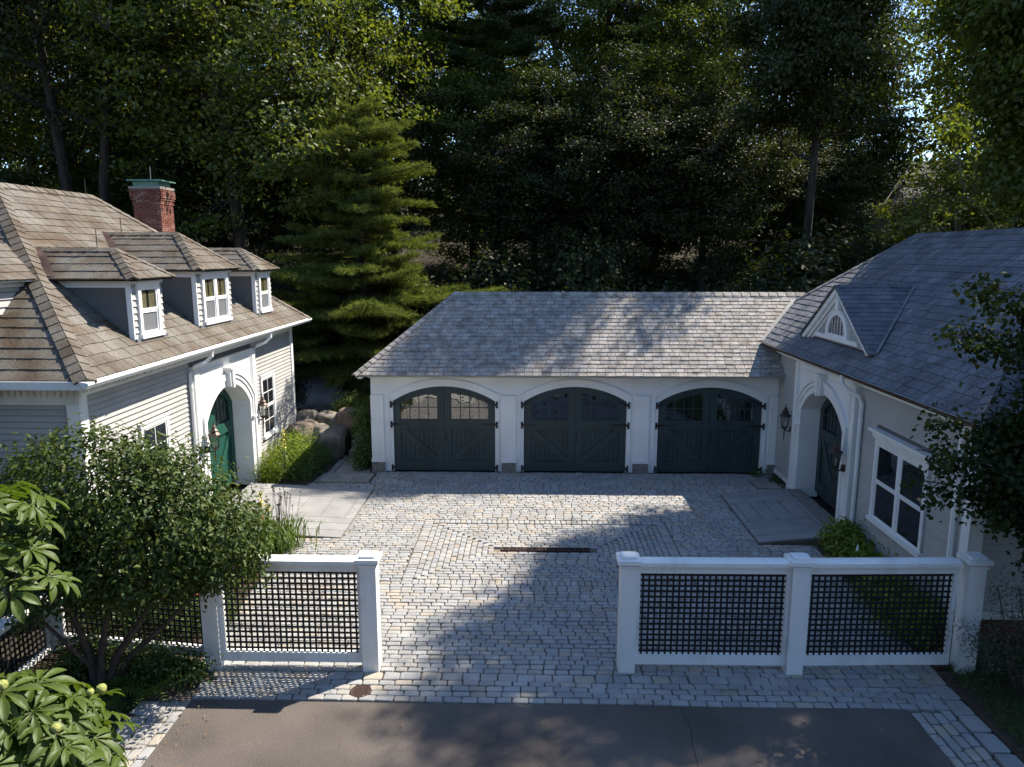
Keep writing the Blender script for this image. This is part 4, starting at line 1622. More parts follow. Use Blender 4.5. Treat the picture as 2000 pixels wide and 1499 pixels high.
def rock_mesh(name, sx, sy, sz, seed, sub=3, amp=.22, fr=1.3):
    import bmesh
    bm = bmesh.new()
    bmesh.ops.create_icosphere(bm, subdivisions=sub, radius=1)
    for v in bm.verts:
        p = v.co.copy()
        n = mnoise.noise(p * fr + Vector((seed * 7.3, seed * 1.7, 0))) * amp + mnoise.noise(p * fr * 3 + Vector((0, seed * 3.1, 0))) * amp * .3
        p = p * (1 + n)
        for ax in range(3):
            p[ax] = max(-.8, min(.8, p[ax]))
        v.co = Vector((p.x * sx, p.y * sy, p.z * sz))
    me = bpy.data.meshes.new(name)
    bm.to_mesh(me)
    bm.free()
    me.polygons.foreach_set('use_smooth', np.ones(len(me.polygons), dtype=bool))
    return me


BOULD = [(-5.98, 21.05, .40, .42, .38, .52, 'boulder', 'large rounded upright boulder at the foot of the stone steps'),
         (-6.95, 21.5, .55, .68, .45, .50, 'boulder_pink', 'broad flat-topped tan boulder behind the lime green shrub'),
         (-6.45, 21.6, .55, .34, .30, .40, 'boulder', 'grey wedge boulder between the flat-topped and the upright boulder'),
         (-7.15, 22.6, .85, .42, .35, .30, 'boulder', 'tan boulder on top of the wall, nearest the house corner'),
         (-6.45, 22.4, .80, .40, .35, .36, 'boulder', 'round grey boulder on top of the wall, second from the house corner'),
         (-5.75, 22.5, .85, .42, .36, .42, 'boulder_pink', 'squarish pinkish boulder above the steps'),
         (-5.15, 22.6, .80, .42, .36, .48, 'boulder_pink', 'tall reddish boulder right of the steps near the climbing shrub'),
         (-5.98, 21.9, .62, .26, .22, .22, 'boulder', 'small grey stone wedged beside the steps'),
         (-6.6, 22.0, .42, .30, .24, .26, 'boulder_pink', 'small brown stone low in the boulder wall')]
for i, (x, y, z, sx, sy, sz, m, lb) in enumerate(BOULD):
    o = obj('boulder', rock_mesh('boulder', sx * 1.15, sy * 1.15, sz * 1.15, i + 1), None, m)
    o.location = (x, y, z)
    o.rotation_euler = (0, 0, i * 1.3)
    tag(o, lb, 'boulder', 'boulders of the garden wall')
for i, (y, z) in enumerate(((21.62, .14), (22.0, .32), (22.4, .52), (22.8, .72))):
    o = MB().prism(FLAT, [(-5.55, y - .2), (-4.56, y - .23), (-4.55, y + .24), (-5.5, y + .22)], z - .22, lambda u, v: z + .01 * math.sin(u * 7 + v * 5)).build('stone_step', 'bluestone')
    tag(o, ['lowest', 'second', 'third', 'top'][i] + ' stone step of the flight between boulders and garage', 'step', 'stone steps by the garage')
o = obj('rock_outcrop', rock_mesh('rock_outcrop', 1.7, 2.6, .8, 31, sub=5, amp=.35, fr=1.5), None, 'rock')
o.location = (-7.9, 26.6, 1.05)
o.rotation_euler = (.25, 0, .2)
tag(o, 'pale grey bare rock outcrop on the slope behind the left house', 'rock')
o = obj('rock_outcrop', rock_mesh('rock_outcrop', 1.0, 1.3, .6, 37, sub=4, amp=.35, fr=1.5), None, 'rock')
o.location = (-8.4, 29.6, 2.35)
tag(o, 'smaller dim rock higher up the slope, above the large outcrop', 'rock')

# ------------------------------------------------------------------ foliage kit
T_RHOMB = (np.array([(0, 0, 0), (.42, .5, .10), (1, 0, -.12), (.42, -.5, .10)], float), np.array([(0, 1, 2), (0, 2, 3)]))
T_OVATE = (np.array([(0, 0, 0), (.22, .40, .07), (.58, .40, .05), (1, 0, -.2), (.58, -.40, .05), (.22, -.40, .07), (.5, 0, -.02)], float),
           np.array([(0, 1, 6), (1, 2, 6), (2, 3, 6), (3, 4, 6), (4, 5, 6), (5, 0, 6)]))
T_NEEDLE = (np.array([(0, -.5, 0), (0, .5, 0), (1, 0, 0)], float), np.array([(0, 1, 2)]))


def unit(a):
    return a / np.maximum(np.linalg.norm(a, axis=1, keepdims=True), 1e-9)


def place_leaves(P, N, L, W, tmpl, rng, T=None, lo=.7, hi=1.25, warm=.12):
    n = len(P)
    N = unit(N)
    if T is None:
        T = rng.normal(size=(n, 3))
        T[:, 2] -= .35
    T = unit(T - N * np.sum(T * N, axis=1, keepdims=True))
    S = np.cross(N, T)
    L = np.broadcast_to(L, (n,))
    sc = rng.uniform(.75, 1.2, n) * L
    ws = sc * (W / 1.0)
    tv, tf = tmpl
    V = P[:, None, :] + T[:, None, :] * (tv[None, :, 0:1] * sc[:, None, None]) + S[:, None, :] * (tv[None, :, 1:2] * ws[:, None, None]) + N[:, None, :] * (tv[None, :, 2:3] * sc[:, None, None])
    F = tf[None] + (np.arange(n) * len(tv))[:, None, None]
    g = rng.uniform(lo, hi, n)
    w = rng.uniform(-warm, warm, n)
    tint = np.stack([g * (1 + w), g, g * (1 - w)], 1)
    return V.reshape(-1, 3), F.reshape(-1, 3), np.repeat(tint, len(tf), 0)


def joined(parts):
    Vs, Fs, Ts, b = [], [], [], 0
    for v, f, t in parts:
        Vs.append(v)
        Fs.append(f + b)
        Ts.append(t)
        b += len(v)
    return np.concatenate(Vs), np.concatenate(Fs), np.concatenate(Ts)


def broadleaf(seed, H, R, base, nclump, nleaf, leaf=.17, twin=False, trunk_r=None, cr=(.55, 1.05), flat=.5, bend=.6, limbs=11, inner=.35, taper=0.0):
    rng = np.random.default_rng(seed)
    rnd = random.Random(seed)
    mb = MB()
    tr = trunk_r or H * .017
    nodes = []
    stems = 2 if twin else 1
    for s in range(stems):
        off = Vector((rnd.uniform(-bend, bend), rnd.uniform(-bend, bend), 0)) + (Vector(((-1) ** s * R * .3, 0, 0)) if twin else Vector())
        pts, rad = [], []
        top = H * .86
        for i in range(9):
            f = i / 8
            w = Vector((math.sin(f * 4 + seed) * bend * .35, math.cos(f * 3.3 + seed * 2) * bend * .35, 0)) * f
            pts.append(Vector(((-1) ** s * (tr * 1.1 if twin else 0), 0, -.3 + (top + .3) * f)) + off * f * f + w)
            rad.append(tr * (1.25 if i == 0 else 1) * (1 - f * .82) * (.75 if twin else 1))
        mb.tube(pts, rad, 8)
        for i in range(1, limbs + 1):
            f = .30 + .58 * (i / limbs)
            z = max(base * .75, H * f)
            k = min(7.99, 8 * (z + .3) / (top + .3))
            p0 = pts[int(k)].lerp(pts[int(k) + 1], k - int(k))
            a = i * 2.4 + seed + s * 1.1
            zc = (base + H) / 2
            reach = R * (.62 + .3 * rnd.random()) * math.sqrt(max(.4, 1 - ((z - zc) / (H - base) * 1.5) ** 2))
            e = p0 + Vector((math.cos(a) * reach, math.sin(a) * reach, reach * rnd.uniform(.15, .6)))
            m1 = p0.lerp(e, .35) + Vector((rnd.uniform(-.3, .3), rnd.uniform(-.3, .3), rnd.uniform(-.1, .5)))
            m2 = p0.lerp(e, .7) + Vector((rnd.uniform(-.4, .4), rnd.uniform(-.4, .4), rnd.uniform(-.1, .5)))
            r0 = max(.05, tr * .45 * (1 - f * .55))
            mb.tube([p0, m1, m2, e], [r0, r0 * .7, r0 * .45, r0 * .2], 6)
            nodes += [p0.lerp(m1, .6), m1, m1.lerp(m2, .5), m2, m2.lerp(e, .5), e]
        nodes += pts[3:]
    NA = np.array([tuple(n) for n in nodes])
    d = unit(rng.normal(size=(nclump, 3)))
    r = rng.uniform(inner ** 2, 1, nclump) ** .5
    ctr = np.array([0, 0, (base + H) / 2])
    rad = np.array([R, R, (H - base) / 2])
    lump = 1 + .22 * np.sin(d[:, 0] * 5 + seed) * np.cos(d[:, 1] * 4 + seed * 2) + .12 * np.sin(d[:, 2] * 9 + d[:, 0] * 7)
    C = ctr + d * rad * (r * lump)[:, None]
    C[:, :2] *= (1 + taper * (.55 - (C[:, 2:3] - base) / (H - base)))
    parts = []
    for i in range(nclump):
        c = C[i]
        j = np.argmin(np.sum((NA - c) ** 2, 1))
        q = NA[j]
        if i % 2 == 0 and np.linalg.norm(q - c) > .5:
            mid = (q + c) / 2 + np.array([0, 0, .15])
            mb.tube([q, mid, c], [.035, .025, .012], 4)
        k = rng.uniform(*cr)
        n = int(nleaf * rng.uniform(.6, 1.3))
        g = rng.normal(size=(n, 3)) * .45
        P = c + g * np.array([k, k, k * flat])
        outw = d[i]
        Nn = np.array([0, 0, .75]) + outw * .55 + rng.normal(size=(n, 3)) * .55
        v, f, t = place_leaves(P, Nn, leaf, .62, T_RHOMB, rng)
        t = t * rng.uniform(.8, 1.2)
        parts.append((v, f, t))
    V_, F_, T_ = joined(parts)
    return mb, (V_, F_, T_)


class Kind:
    def __init__(self, name, mb, leaf, bark, lm):
        self.name = name
        self.tm = mb.mesh('trunk', smooth=True)
        self.tm.materials.append(MATS[bark])
        self.cm = np_mesh('crown', *leaf)
        self.cm.materials.append(MATS[lm])


def plant_tree(kind, name, label, cat, x, y, s=1.0, sz=None, rot=0.0, lm=None, bark=None, group='trees of the wood behind the buildings', z=None, tilt=(0, 0)):
    o = thing(name, label, cat, (x, y, terr(x, y) if z is None else z), group)
    o.scale = (s, s, sz or s)
    o.rotation_euler = (tilt[0], tilt[1], rot)
    for nm, me, mm in (('trunk', kind.tm, bark), ('crown', kind.cm, lm)):
        c = bpy.data.objects.new(nm, me)
        col.objects.link(c)
        c.parent = o
        if mm:
            c.material_slots[0].link = 'OBJECT'
            c.material_slots[0].material = MATS[mm]
    return o


def pine(seed, H, R, base, whorls=20, per=6, tuft=10, nl=.17, droop=.12, prof=None, lean=0):
    rng = np.random.default_rng(seed)
    rnd = random.Random(seed)
    mb = MB()
    mb.tube([(0, 0, -.3), (.05, 0, H * .3), (-.05, .05, H * .65), (lean, 0, H * .98)], [H * .018, H * .014, H * .009, .02], 7)
    P, D = [], []
    for w in range(whorls):
        f = (w + .5) / whorls
        z = base + (H - base) * f ** .95
        for b in range(per):
            a = 2 * PI * b / per + w * 1.07 + rnd.uniform(-.3, .3)
            L = R * (prof(f) if prof else (1 - f) ** .75) * rnd.uniform(.55, 1.18) + .25
            up = rnd.uniform(-.02, .14) + f * .25
            dirv = Vector((math.cos(a), math.sin(a), 0))
            side = Vector((-math.sin(a), math.cos(a), 0))
            p0 = Vector((0, 0, z + rnd.uniform(-.5, .5) * (H - base) / whorls))
            dr = droop * rnd.uniform(.2, 2.0)

            def pt(t):
                return p0 + dirv * (L * t) + Vector((0, 0, L * (up * t - dr * t * t * 1.2 + .12 * max(0, t - .6))))
            mb.tube([pt(0), pt(.5), pt(.95)], [.012 * L + .012, .008 * L + .008, .006], 4)
            nt = max(4, int(L * 8))
            for i in range(nt):
                t = .22 + .78 * (i + rnd.random()) / nt
                q = pt(min(t, 1))
                spread = (1.05 - t) * L * .40 + .10
                for s in (-1, 1):
                    ln = spread * rnd.uniform(.5, 1.0)
                    k = max(1, int(ln / .12))
                    for j in range(k + 1):
                        u = (j + .5) / (k + 1)
                        tw = q + side * (s * ln * u) + dirv * (ln * u * .6) + Vector((0, 0, rnd.uniform(-.05, .07)))
                        P.append(tuple(tw))
                        dd = side * s * .7 + dirv * .7 + Vector((0, 0, .35))
                        D.append(tuple(dd.normalized()))
    P, D = np.array(P), np.array(D)
    n = len(P)
    PP = np.repeat(P, tuft, 0)
    DD = unit(np.repeat(D, tuft, 0) + rng.normal(size=(n * tuft, 3)) * .55)
    PP = PP + rng.normal(size=PP.shape) * .035
    NN = rng.normal(size=PP.shape) + np.array([0, 0, .6])
    v, f_, t_ = place_leaves(PP, NN, nl, .16, T_NEEDLE, rng, T=DD, lo=.65, hi=1.2, warm=.1)
    gt = np.repeat(np.repeat(rng.uniform(.75, 1.25, n), tuft), 1)
    return mb, (v, f_, t_ * gt[:, None])


def lump_leaves(lumps, n, leaf, W, tmpl, seed, shell=.55, warm=.12, droop=.0, up=.5):
    """leaves through a set of ellipsoids (x,y,z,rx,ry,rz), denser towards the skin"""
    rng = np.random.default_rng(seed)
    vol = np.array([(l[3] * l[4] * l[5]) ** .67 for l in lumps])
    cnt = (n * vol / vol.sum()).astype(int)
    parts = []
    for l, c in zip(lumps, cnt):
        nc = max(3, c // 14)
        d = unit(rng.normal(size=(nc, 3)))
        r = rng.uniform(shell ** 2, 1, nc) ** .5
        r *= 1 + .18 * np.sin(d[:, 0] * 6 + l[0] * 3) * np.cos(d[:, 2] * 5 + l[1] * 2) + rng.normal(size=nc) * .06
        C = np.array(l[:3]) + d * np.array(l[3:6]) * r[:, None]
        idx = rng.integers(0, nc, c)
        P = C[idx] + rng.normal(size=(c, 3)) * leaf * 1.3
        N = d[idx] * .7 + np.array([0, 0, up]) + rng.normal(size=(c, 3)) * .5
        T = rng.normal(size=(c, 3)) + d[idx] * .5
        T[:, 2] -= droop
        parts.append(place_leaves(P, N, leaf, W, tmpl, rng, T=T, warm=warm))
    return joined(parts)


def shrub(name, label, cat, lumps, n, leaf, m, W=.6, tmpl=T_RHOMB, seed=1, stems=5, group=None, shell=.5, base=None, up=.5, droop=0.0, stem_r=.012):
    bx = base or (sum(l[0] for l in lumps) / len(lumps), sum(l[1] for l in lumps) / len(lumps), 0)
    o = thing(name, label, cat, bx, group)
    rnd = random.Random(seed)
    mb = MB()
    for i in range(stems):
        l = lumps[i % len(lumps)]
        e = Vector((l[0] + rnd.uniform(-.5, .5) * l[3], l[1] + rnd.uniform(-.5, .5) * l[4], l[2] + l[5] * .3))
        b = Vector((bx[0] + rnd.uniform(-.08, .08), bx[1] + rnd.uniform(-.08, .08), bx[2] - .05))
        mid = b.lerp(e, .5) + Vector((rnd.uniform(-.1, .1), rnd.uniform(-.1, .1), 0))
        mb.tube([b, mid, e], [stem_r * 1.4, stem_r, stem_r * .5], 5)
    mb.build('stems', 'stem_brown', o)
    obj('foliage', np_mesh('foliage', *lump_leaves(lumps, n, leaf, W, tmpl, seed, shell, up=up, droop=droop)), o, m)
    return o


# ------------------------------------------------------------------ the wood
K_OAK = Kind('oak', *broadleaf(3, 20, 6.0, 5.5, 520, 120, .19, bend=1.6, cr=(.7, 1.25)), 'bark', 'leaf_oak')
K_OAK2 = Kind('oak2', *broadleaf(14, 21, 5.4, 6.5, 430, 120, .19, bend=1.2, cr=(.7, 1.2)), 'bark', 'leaf_oak')
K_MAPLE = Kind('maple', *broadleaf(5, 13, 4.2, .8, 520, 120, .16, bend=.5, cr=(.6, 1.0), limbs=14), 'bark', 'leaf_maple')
K_TALL = Kind('tall', *broadleaf(8, 24, 5.2, 11.5, 330, 120, .18, bend=1.5, cr=(.7, 1.2), limbs=16, trunk_r=.34), 'bark', 'leaf_maple')
K_CROOK = Kind('crook', *broadleaf(19, 24, 3.4, 8.5, 460, 230, .20, taper=1.2, bend=2.0, cr=(.8, 1.2), limbs=18, trunk_r=.27, flat=.6), 'bark', 'leaf_maple')
K_DENSE = Kind('dense', *broadleaf(27, 21, 3.3, 7.5, 460, 280, .20, bend=1.0, cr=(.75, 1.2), limbs=12, trunk_r=.28, flat=.6), 'bark', 'leaf_oak')
K_TWIN = Kind('twin', *broadleaf(11, 21, 5.2, 8.0, 380, 120, .18, twin=True, bend=.9, cr=(.7, 1.2), trunk_r=.42), 'bark', 'leaf_maple')
K_SMALL = Kind('small', *broadleaf(17, 8, 2.3, 1.6, 170, 85, .13, bend=.4, cr=(.4, .75), limbs=9), 'bark_pale', 'leaf_bright')
K_WHITEPINE = Kind('whitepine', *pine(21, 10.2, 5.7, .5, 17, 8, 11, .18, droop=.12, prof=lambda f: (1 - f) ** .55 * (.80 + .2 * math.sin(f * 9))), 'bark', 'needle')
K_TALLPINE = Kind('tallpine', *pine(23, 24, 4.0, 6, 26, 6, 8, .24, droop=.05, prof=lambda f: (1 - f) ** .4 * .9), 'bark', 'needle_grey')

WOOD = [
    (K_TWIN, 'oak_tree', 'twin-trunked dark tree rising behind the ridge of the left house', -18.3, 30.5, 1.0, 1.0, .3, None),
    (K_OAK, 'oak_tree', 'big leaning oak with sunlit crown above the white pine', -11.6, 30.0, 1.12, 1.0, .4, None),
    (K_WHITEPINE, 'white_pine', 'layered white pine with sunlit boughs beside the left house', -6.4, 27.6, 1.0, .98, .0, None),
    (K_TALLPINE, 'pine_tree', 'tall grey-green pine at top centre above the dark maples', -1.8, 42.0, 1.05, 1.0, .0, None),
    (K_MAPLE, 'maple_tree', 'dark dense maple just right of the white pine', 0.2, 36.5, 1.0, .85, .0, None),
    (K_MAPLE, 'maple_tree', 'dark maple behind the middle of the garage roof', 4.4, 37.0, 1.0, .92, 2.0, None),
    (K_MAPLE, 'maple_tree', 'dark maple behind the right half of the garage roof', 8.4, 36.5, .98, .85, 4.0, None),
    (K_CROOK, 'oak_tree', 'tall dark oak with crooked limbs left of the bright sky gap', 11.6, 31.5, .82, .93, .6, None),
    (K_SMALL, 'birch_tree', 'small bright green tree behind the right house roof', 15.6, 27.4, 1.15, 1.1, .2, None),
    (K_OAK2, 'oak_tree', 'yellow-green sunlit oak at the top right corner', 26.0, 38.0, 1.1, 1.0, 1.0, 'leaf_bright'),
    (K_MAPLE, 'maple_tree', 'dark maple at the right edge behind the small bright tree', 19.6, 29.5, .85, .75, 1.0, None),
    (K_OAK2, 'oak_tree', 'oak at the top left corner above the left house', -24.5, 33.0, 1.0, 1.0, 2.0, None),
    (K_MAPLE, 'maple_tree', 'dark maple behind the brick chimney', -14.4, 34.0, .95, .80, 3.0, None),
    (K_MAPLE, 'maple_tree', 'maple in the gap between the twin trunks and the chimney', -20.5, 36.5, 1.0, .9, 5.0, 'leaf_oak'),
    (K_MAPLE, 'maple_tree', 'dark maple at the left edge behind the left house ridge', -24.0, 30.0, .9, .75, 2.6, None),
    (K_OAK, 'oak_tree', 'distant oak between the big oak and the tall pine', -8.0, 44.0, 1.0, 1.05, 3.0, None),
    (K_OAK2, 'oak_tree', 'distant sunlit oak right of the tall pine', 3.5, 44.0, 1.0, 1.0, 4.0, None),
    (K_OAK, 'oak_tree', 'distant sunlit oak at top centre right', 9.0, 46.0, 1.0, 1.0, 5.0, None),
    (K_MAPLE, 'maple_tree', 'low maple under the bright sky gap', 17.6, 44.0, 1.05, .85, 1.0, None),
    (K_TALL, 'oak_tree', 'slender oak with bare trunk standing in the sky gap', 19.0, 47.0, .72, 1.0, 2.0, None),
    (K_OAK, 'oak_tree', 'distant oak right of the sky gap', 28.5, 46.0, 1.0, .95, 1.7, None),
    (K_OAK2, 'oak_tree', 'distant oak behind the twin trunks at upper left', -18.5, 45.0, 1.05, 1.0, .9, None),
    (K_OAK, 'oak_tree', 'distant oak at the far upper left', -29.5, 44.0, 1.05, 1.0, 2.2, None),
    (K_MAPLE, 'maple_tree', 'dim maple low behind the big leaning oak', -9.5, 38.0, 1.0, .9, .7, None),
    (K_MAPLE, 'maple_tree', 'dim maple low behind the right end of the garage', 13.8, 39.5, .95, .62, 2.9, None),
    (K_MAPLE, 'maple_tree', 'dim maple deep in the wood at centre', -3.2, 41.0, 1.1, 1.0, 5.1, 'leaf_oak'),
    (K_MAPLE, 'maple_tree', 'dim maple deep in the wood right of centre', 7.0, 42.0, 1.1, 1.05, .3, 'leaf_oak'),
    (K_DENSE, 'oak_tree', 'tall oak behind the right house, shading its roof', 14.5, 20.8, .95, 1.0, .5, None),
    (K_OAK, 'oak_tree', 'tall oak beside the right house, shading the driveway', 16.2, 15.2, .82, .98, 1.5, None),
    (K_MAPLE, 'maple_tree', 'dark maple added unseen past the left picture edge to shade the near wall of the left house', -13.2, 5.6, .8, .7, .4, None),  # out of view, put in to keep sky light off that wall
    (K_MAPLE, 'maple_tree', 'dark maple beside the right house, out past the right picture edge', 17.0, 9.5, .9, .95, 1.5, None),
]
for k, nm, lb, x, y, s, sz, rot, lm in WOOD:
    plant_tree(k, nm, lb, 'tree', x, y, s, sz, rot, lm)
# undergrowth behind the garage: single bushes
UB = [(-10.4, 25.2, 1.2), (-8.9, 24.6, .9), (-3.4, 27.2, 1.4), (-1.0, 27.8, 1.5), (1.6, 27.4, 1.5), (4.4, 28.0, 1.7), (7.0, 27.2, 1.6), (9.4, 28.4, 1.8), (12.4, 27.6, 1.6), (14.0, 31.0, 1.9), (18.3, 26.4, 1.6), (-13.0, 27.0, 1.7), (-16.2, 27.6, 1.9), (-20.2, 27.2, 1.9), (-4.4, 30.0, 1.6), (-1.8, 31.0, 1.7), (2.0, 31.5, 1.7), (11.0, 29.4, 2.5)]
UL = ['left of the rock outcrop', 'against the back corner of the left house', 'at the left end behind the garage ridge', 'second from the left behind the garage ridge',
      'third from the left behind the garage ridge', 'fourth from the left behind the garage ridge', 'fifth from the left behind the garage ridge',
      'behind the valley where garage and right house meet', 'left of the right house ridge', 'in the dark below the tall crooked oak', 'right of the small bright tree',
      'behind the brick chimney', 'below the twin trunks', 'at the left edge behind the roof ridge', 'just right of the white pine foot', 'between the white pine and the first dark maple', 'below the maple behind the middle of the garage roof', 'in front of the slender trunk of the tall crooked oak']
K_BUSH = []
for sd in (41, 42, 43):
    lm_ = [(0, 0, .9, 1.3, 1.2, .9), (.8, .2, .6, .8, .8, .6), (-.8, -.1, .7, .8, .9, .7), (.1, .3, 1.5, .8, .8, .6)]
    m_ = MB()
    for i in range(7):
        a = i * 2.4
        m_.tube([(0, 0, -.2), (math.cos(a) * .4, math.sin(a) * .4, .7), (math.cos(a) * .9, math.sin(a) * .8, 1.4)], [.03, .02, .01], 4)
    K_BUSH.append(Kind('bush', m_, lump_leaves(lm_, 7000, .13, .6, T_RHOMB, sd, .35), 'bark', 'leaf_understory'))
for i, ((x, y, s), l) in enumerate(zip(UB, UL)):
    plant_tree(K_BUSH[i % 3], 'bush', 'dim leafy bush ' + l, 'bush', x, y, s, s * rj(.9, 1.2), i * 1.1, group='bushes under the trees')
# the far wood that closes the view: one mass
rng = np.random.default_rng(55)
LW = []
for x in np.arange(-62, 63, 3.4):
    y = 56 + rng.uniform(-3, 4)
    g = x / y
    top = rng.uniform(9, 14) if not (.30 < g < .46) else rng.uniform(2.5, 4)
    z0 = terr(x, y)
    for k in range(4):
        LW.append((x + rng.uniform(-1.5, 1.5), y + rng.uniform(-1.5, 1.5), z0 + top * (.1 + .27 * k), 2.8, 2.4, top * .22))
tag(obj('distant_wood', np_mesh('distant_wood', *lump_leaves(LW, 90000, .42, .6, T_RHOMB, 56, .2)), None, 'leaf_oak'), 'far-off leafy wood closing the view behind the nearer trees', 'wood', kind='stuff')
# the wood that goes on behind the viewpoint and to its left
LW = []
spots_ = [(x, -10.5 + rng.uniform(-1.5, 1.5)) for x in np.arange(-28, 29, 4.2)] + [(-17.5 + rng.uniform(-1, 1), y) for y in np.arange(-7, 9.5, 4.2)]
for x, y in spots_:
    top = rng.uniform(7, 10) if x > -14 else rng.uniform(11, 14)
    for k in range(5):
        LW.append((x + rng.uniform(-1, 1), y + rng.uniform(-1, 1), top * (.08 + .21 * k), 2.9, 2.6, top * .17))
tag(obj('surrounding_wood', np_mesh('surrounding_wood', *lump_leaves(LW, 60000, .42, .6, T_RHOMB, 57, .3)), None, 'leaf_maple'), 'leafy wood lining the drive on the near side', 'wood', kind='stuff')
# leaf litter and low plants over the slope
rng = np.random.default_rng(77)
n = 60000
X = rng.uniform(-30, 30, n)
Y = 24.3 + rng.uniform(0, 1, n) ** 1.5 * 28
ok = ~((X > 6) & (X < 14) & (Y < 23.5))
X, Y = X[ok], Y[ok]
Z = np.array([terr(a, b) for a, b in zip(X, Y)]) + rng.uniform(.0, .30, len(X)) ** 1.5
Nn = rng.normal(size=(len(X), 3)) * .5 + np.array([0, 0, 1])
tag(obj('ground_cover', np_mesh('ground_cover', *place_leaves(np.stack([X, Y, Z], 1), Nn, .17, .6, T_RHOMB, rng)), None, 'leaf_understory'),
    'low dark green plants covering the wooded slope', 'ground cover', kind='stuff')

# ------------------------------------------------------------------ garden plants
# the big bush in front of the left fence
BU = thing('viburnum_bush', 'big round dark green bush with several stems before the left fence', 'bush', (-6.15, 9.35, 0))
m_ = MB()
for pts, r in (([(-6.2, 9.36, -.05), (-6.25, 9.35, .5), (-6.45, 9.35, 1.1), (-6.6, 9.35, 2.2)], .075), ([(-6.12, 9.34, -.05), (-6.05, 9.3, .5), (-5.9, 9.3, 1.1), (-5.8, 9.35, 2.5)], .07),
               ([(-6.05, 9.38, -.05), (-5.85, 9.35, .45), (-5.45, 9.35, 1.0), (-4.8, 9.4, 2.1)], .075), ([(-6.0, 9.4, -.05), (-5.7, 9.42, .4), (-5.1, 9.42, .95), (-4.2, 9.45, 1.9)], .06),
               ([(-6.22, 9.3, .3), (-6.55, 9.2, .8), (-7.0, 9.2, 1.3)], .04), ([(-5.9, 9.3, 1.1), (-5.5, 9.2, 1.8), (-5.3, 9.2, 2.5)], .035), ([(-6.45, 9.35, 1.1), (-6.2, 9.2, 1.8), (-6.1, 9.2, 2.6)], .035)):
    m_.tube(pts, [r * (1 - .7 * i / (len(pts) - 1)) for i in range(len(pts))], 7)
m_.build('stems', 'stem_brown', BU, smooth=True)
LB = [(-6.05, 9.4, 2.85, 1.15, 1.0, .85), (-5.15, 9.4, 2.65, 1.05, 1.0, .78), (-4.40, 9.45, 2.2, .8, .8, .5), (-6.75, 9.3, 2.35, .65, .8, .75), (-5.4, 9.2, 1.95, 1.1, .85, .55), (-4.25, 9.4, 1.85, .5, .55, .25), (-6.4, 9.1, 1.7, .8, .6, .4),
      (-4.85, 9.3, 1.66, .4, .4, .2)]
obj('foliage', np_mesh('foliage', *lump_leaves(LB, 30000, .084, .52, T_OVATE, 5, .70, warm=.2, droop=.7)), BU, 'leaf_bush')

# horse chestnut close to the camera: every compound leaf is a part
HC = thing('horse_chestnut', 'horse chestnut with big fingered leaves and pale husks at the lower left corner', 'tree', (-4.6, 3.2, terr(-4.6, 3.2)))
m_ = MB()
m_.tube([(-4.6, 3.2, -.1), (-4.5, 3.25, 1.0), (-4.2, 3.4, 2.0), (-3.8, 3.5, 2.7)], [.12, .10, .08, .04], 8)
tips = [(-2.9, 3.5, 3.2), (-3.2, 4.2, 3.2), (-3.3, 3.3, 3.4), (-2.75, 3.6, 3.1), (-3.4, 4.4, 3.9), (-3.4, 4.2, 4.4), (-3.5, 4.4, 4.6)]
for e in tips:
    m_.tube([(-4.2, 3.4, 2.0), (-3.9, 3.6, 2.6), e], [.05, .03, .012], 6)
m_.build('trunk', 'bark', HC, smooth=True)


def chestnut_leaf(seed):
    rnd = random.Random(seed)
    mb = MB()
    mb.tube([(0, 0, -.10), (0, 0, 0)], .004, 4, (.9, .9, .5))
    k = 7
    for i in range(k):
        a = -1.95 + 3.9 * i / (k - 1)
        L = .235 * (1 - .10 * abs(i - 3) ** 1.25 / 2) * rnd.uniform(.9, 1.08)
        w = L * .135
        ca, sa = math.cos(a), math.sin(a)
        dr = rnd.uniform(.25, .6)
        g = rnd.uniform(.9, 1.1)
        st = 9
        vs = []
        for j in range(st + 1):
            t = j / st
            ww = w * (math.sin(PI * min(1, t ** 1.7) * .975) * 1.08 + .02)
            x = L * t
            z = .06 * t - dr * L * t * t
            rib = .006 * (-1) ** j
            vs += [(x * ca - ww * sa, x * sa + ww * ca, z + ww * .42), (x * ca - ww * .5 * sa, x * sa + ww * .5 * ca, z + ww * .28 + rib),
                   (x * ca, x * sa, z), (x * ca + ww * .5 * sa, x * sa - ww * .5 * ca, z + ww * .28 + rib), (x * ca + ww * sa, x * sa - ww * ca, z + ww * .42)]
        fs = [[j * 5 + q, j * 5 + q + 1, j * 5 + q + 6, j * 5 + q + 5] for j in range(st) for q in range(4)]
        mb.add(vs, fs, (g, g, g))
    me = mb.mesh('leaf', smooth=True)
    me.materials.append(MATS['leaf_chestnut'])
    return me


LM = [chestnut_leaf(s) for s in range(6)]
rnd = random.Random(9)
spots = []
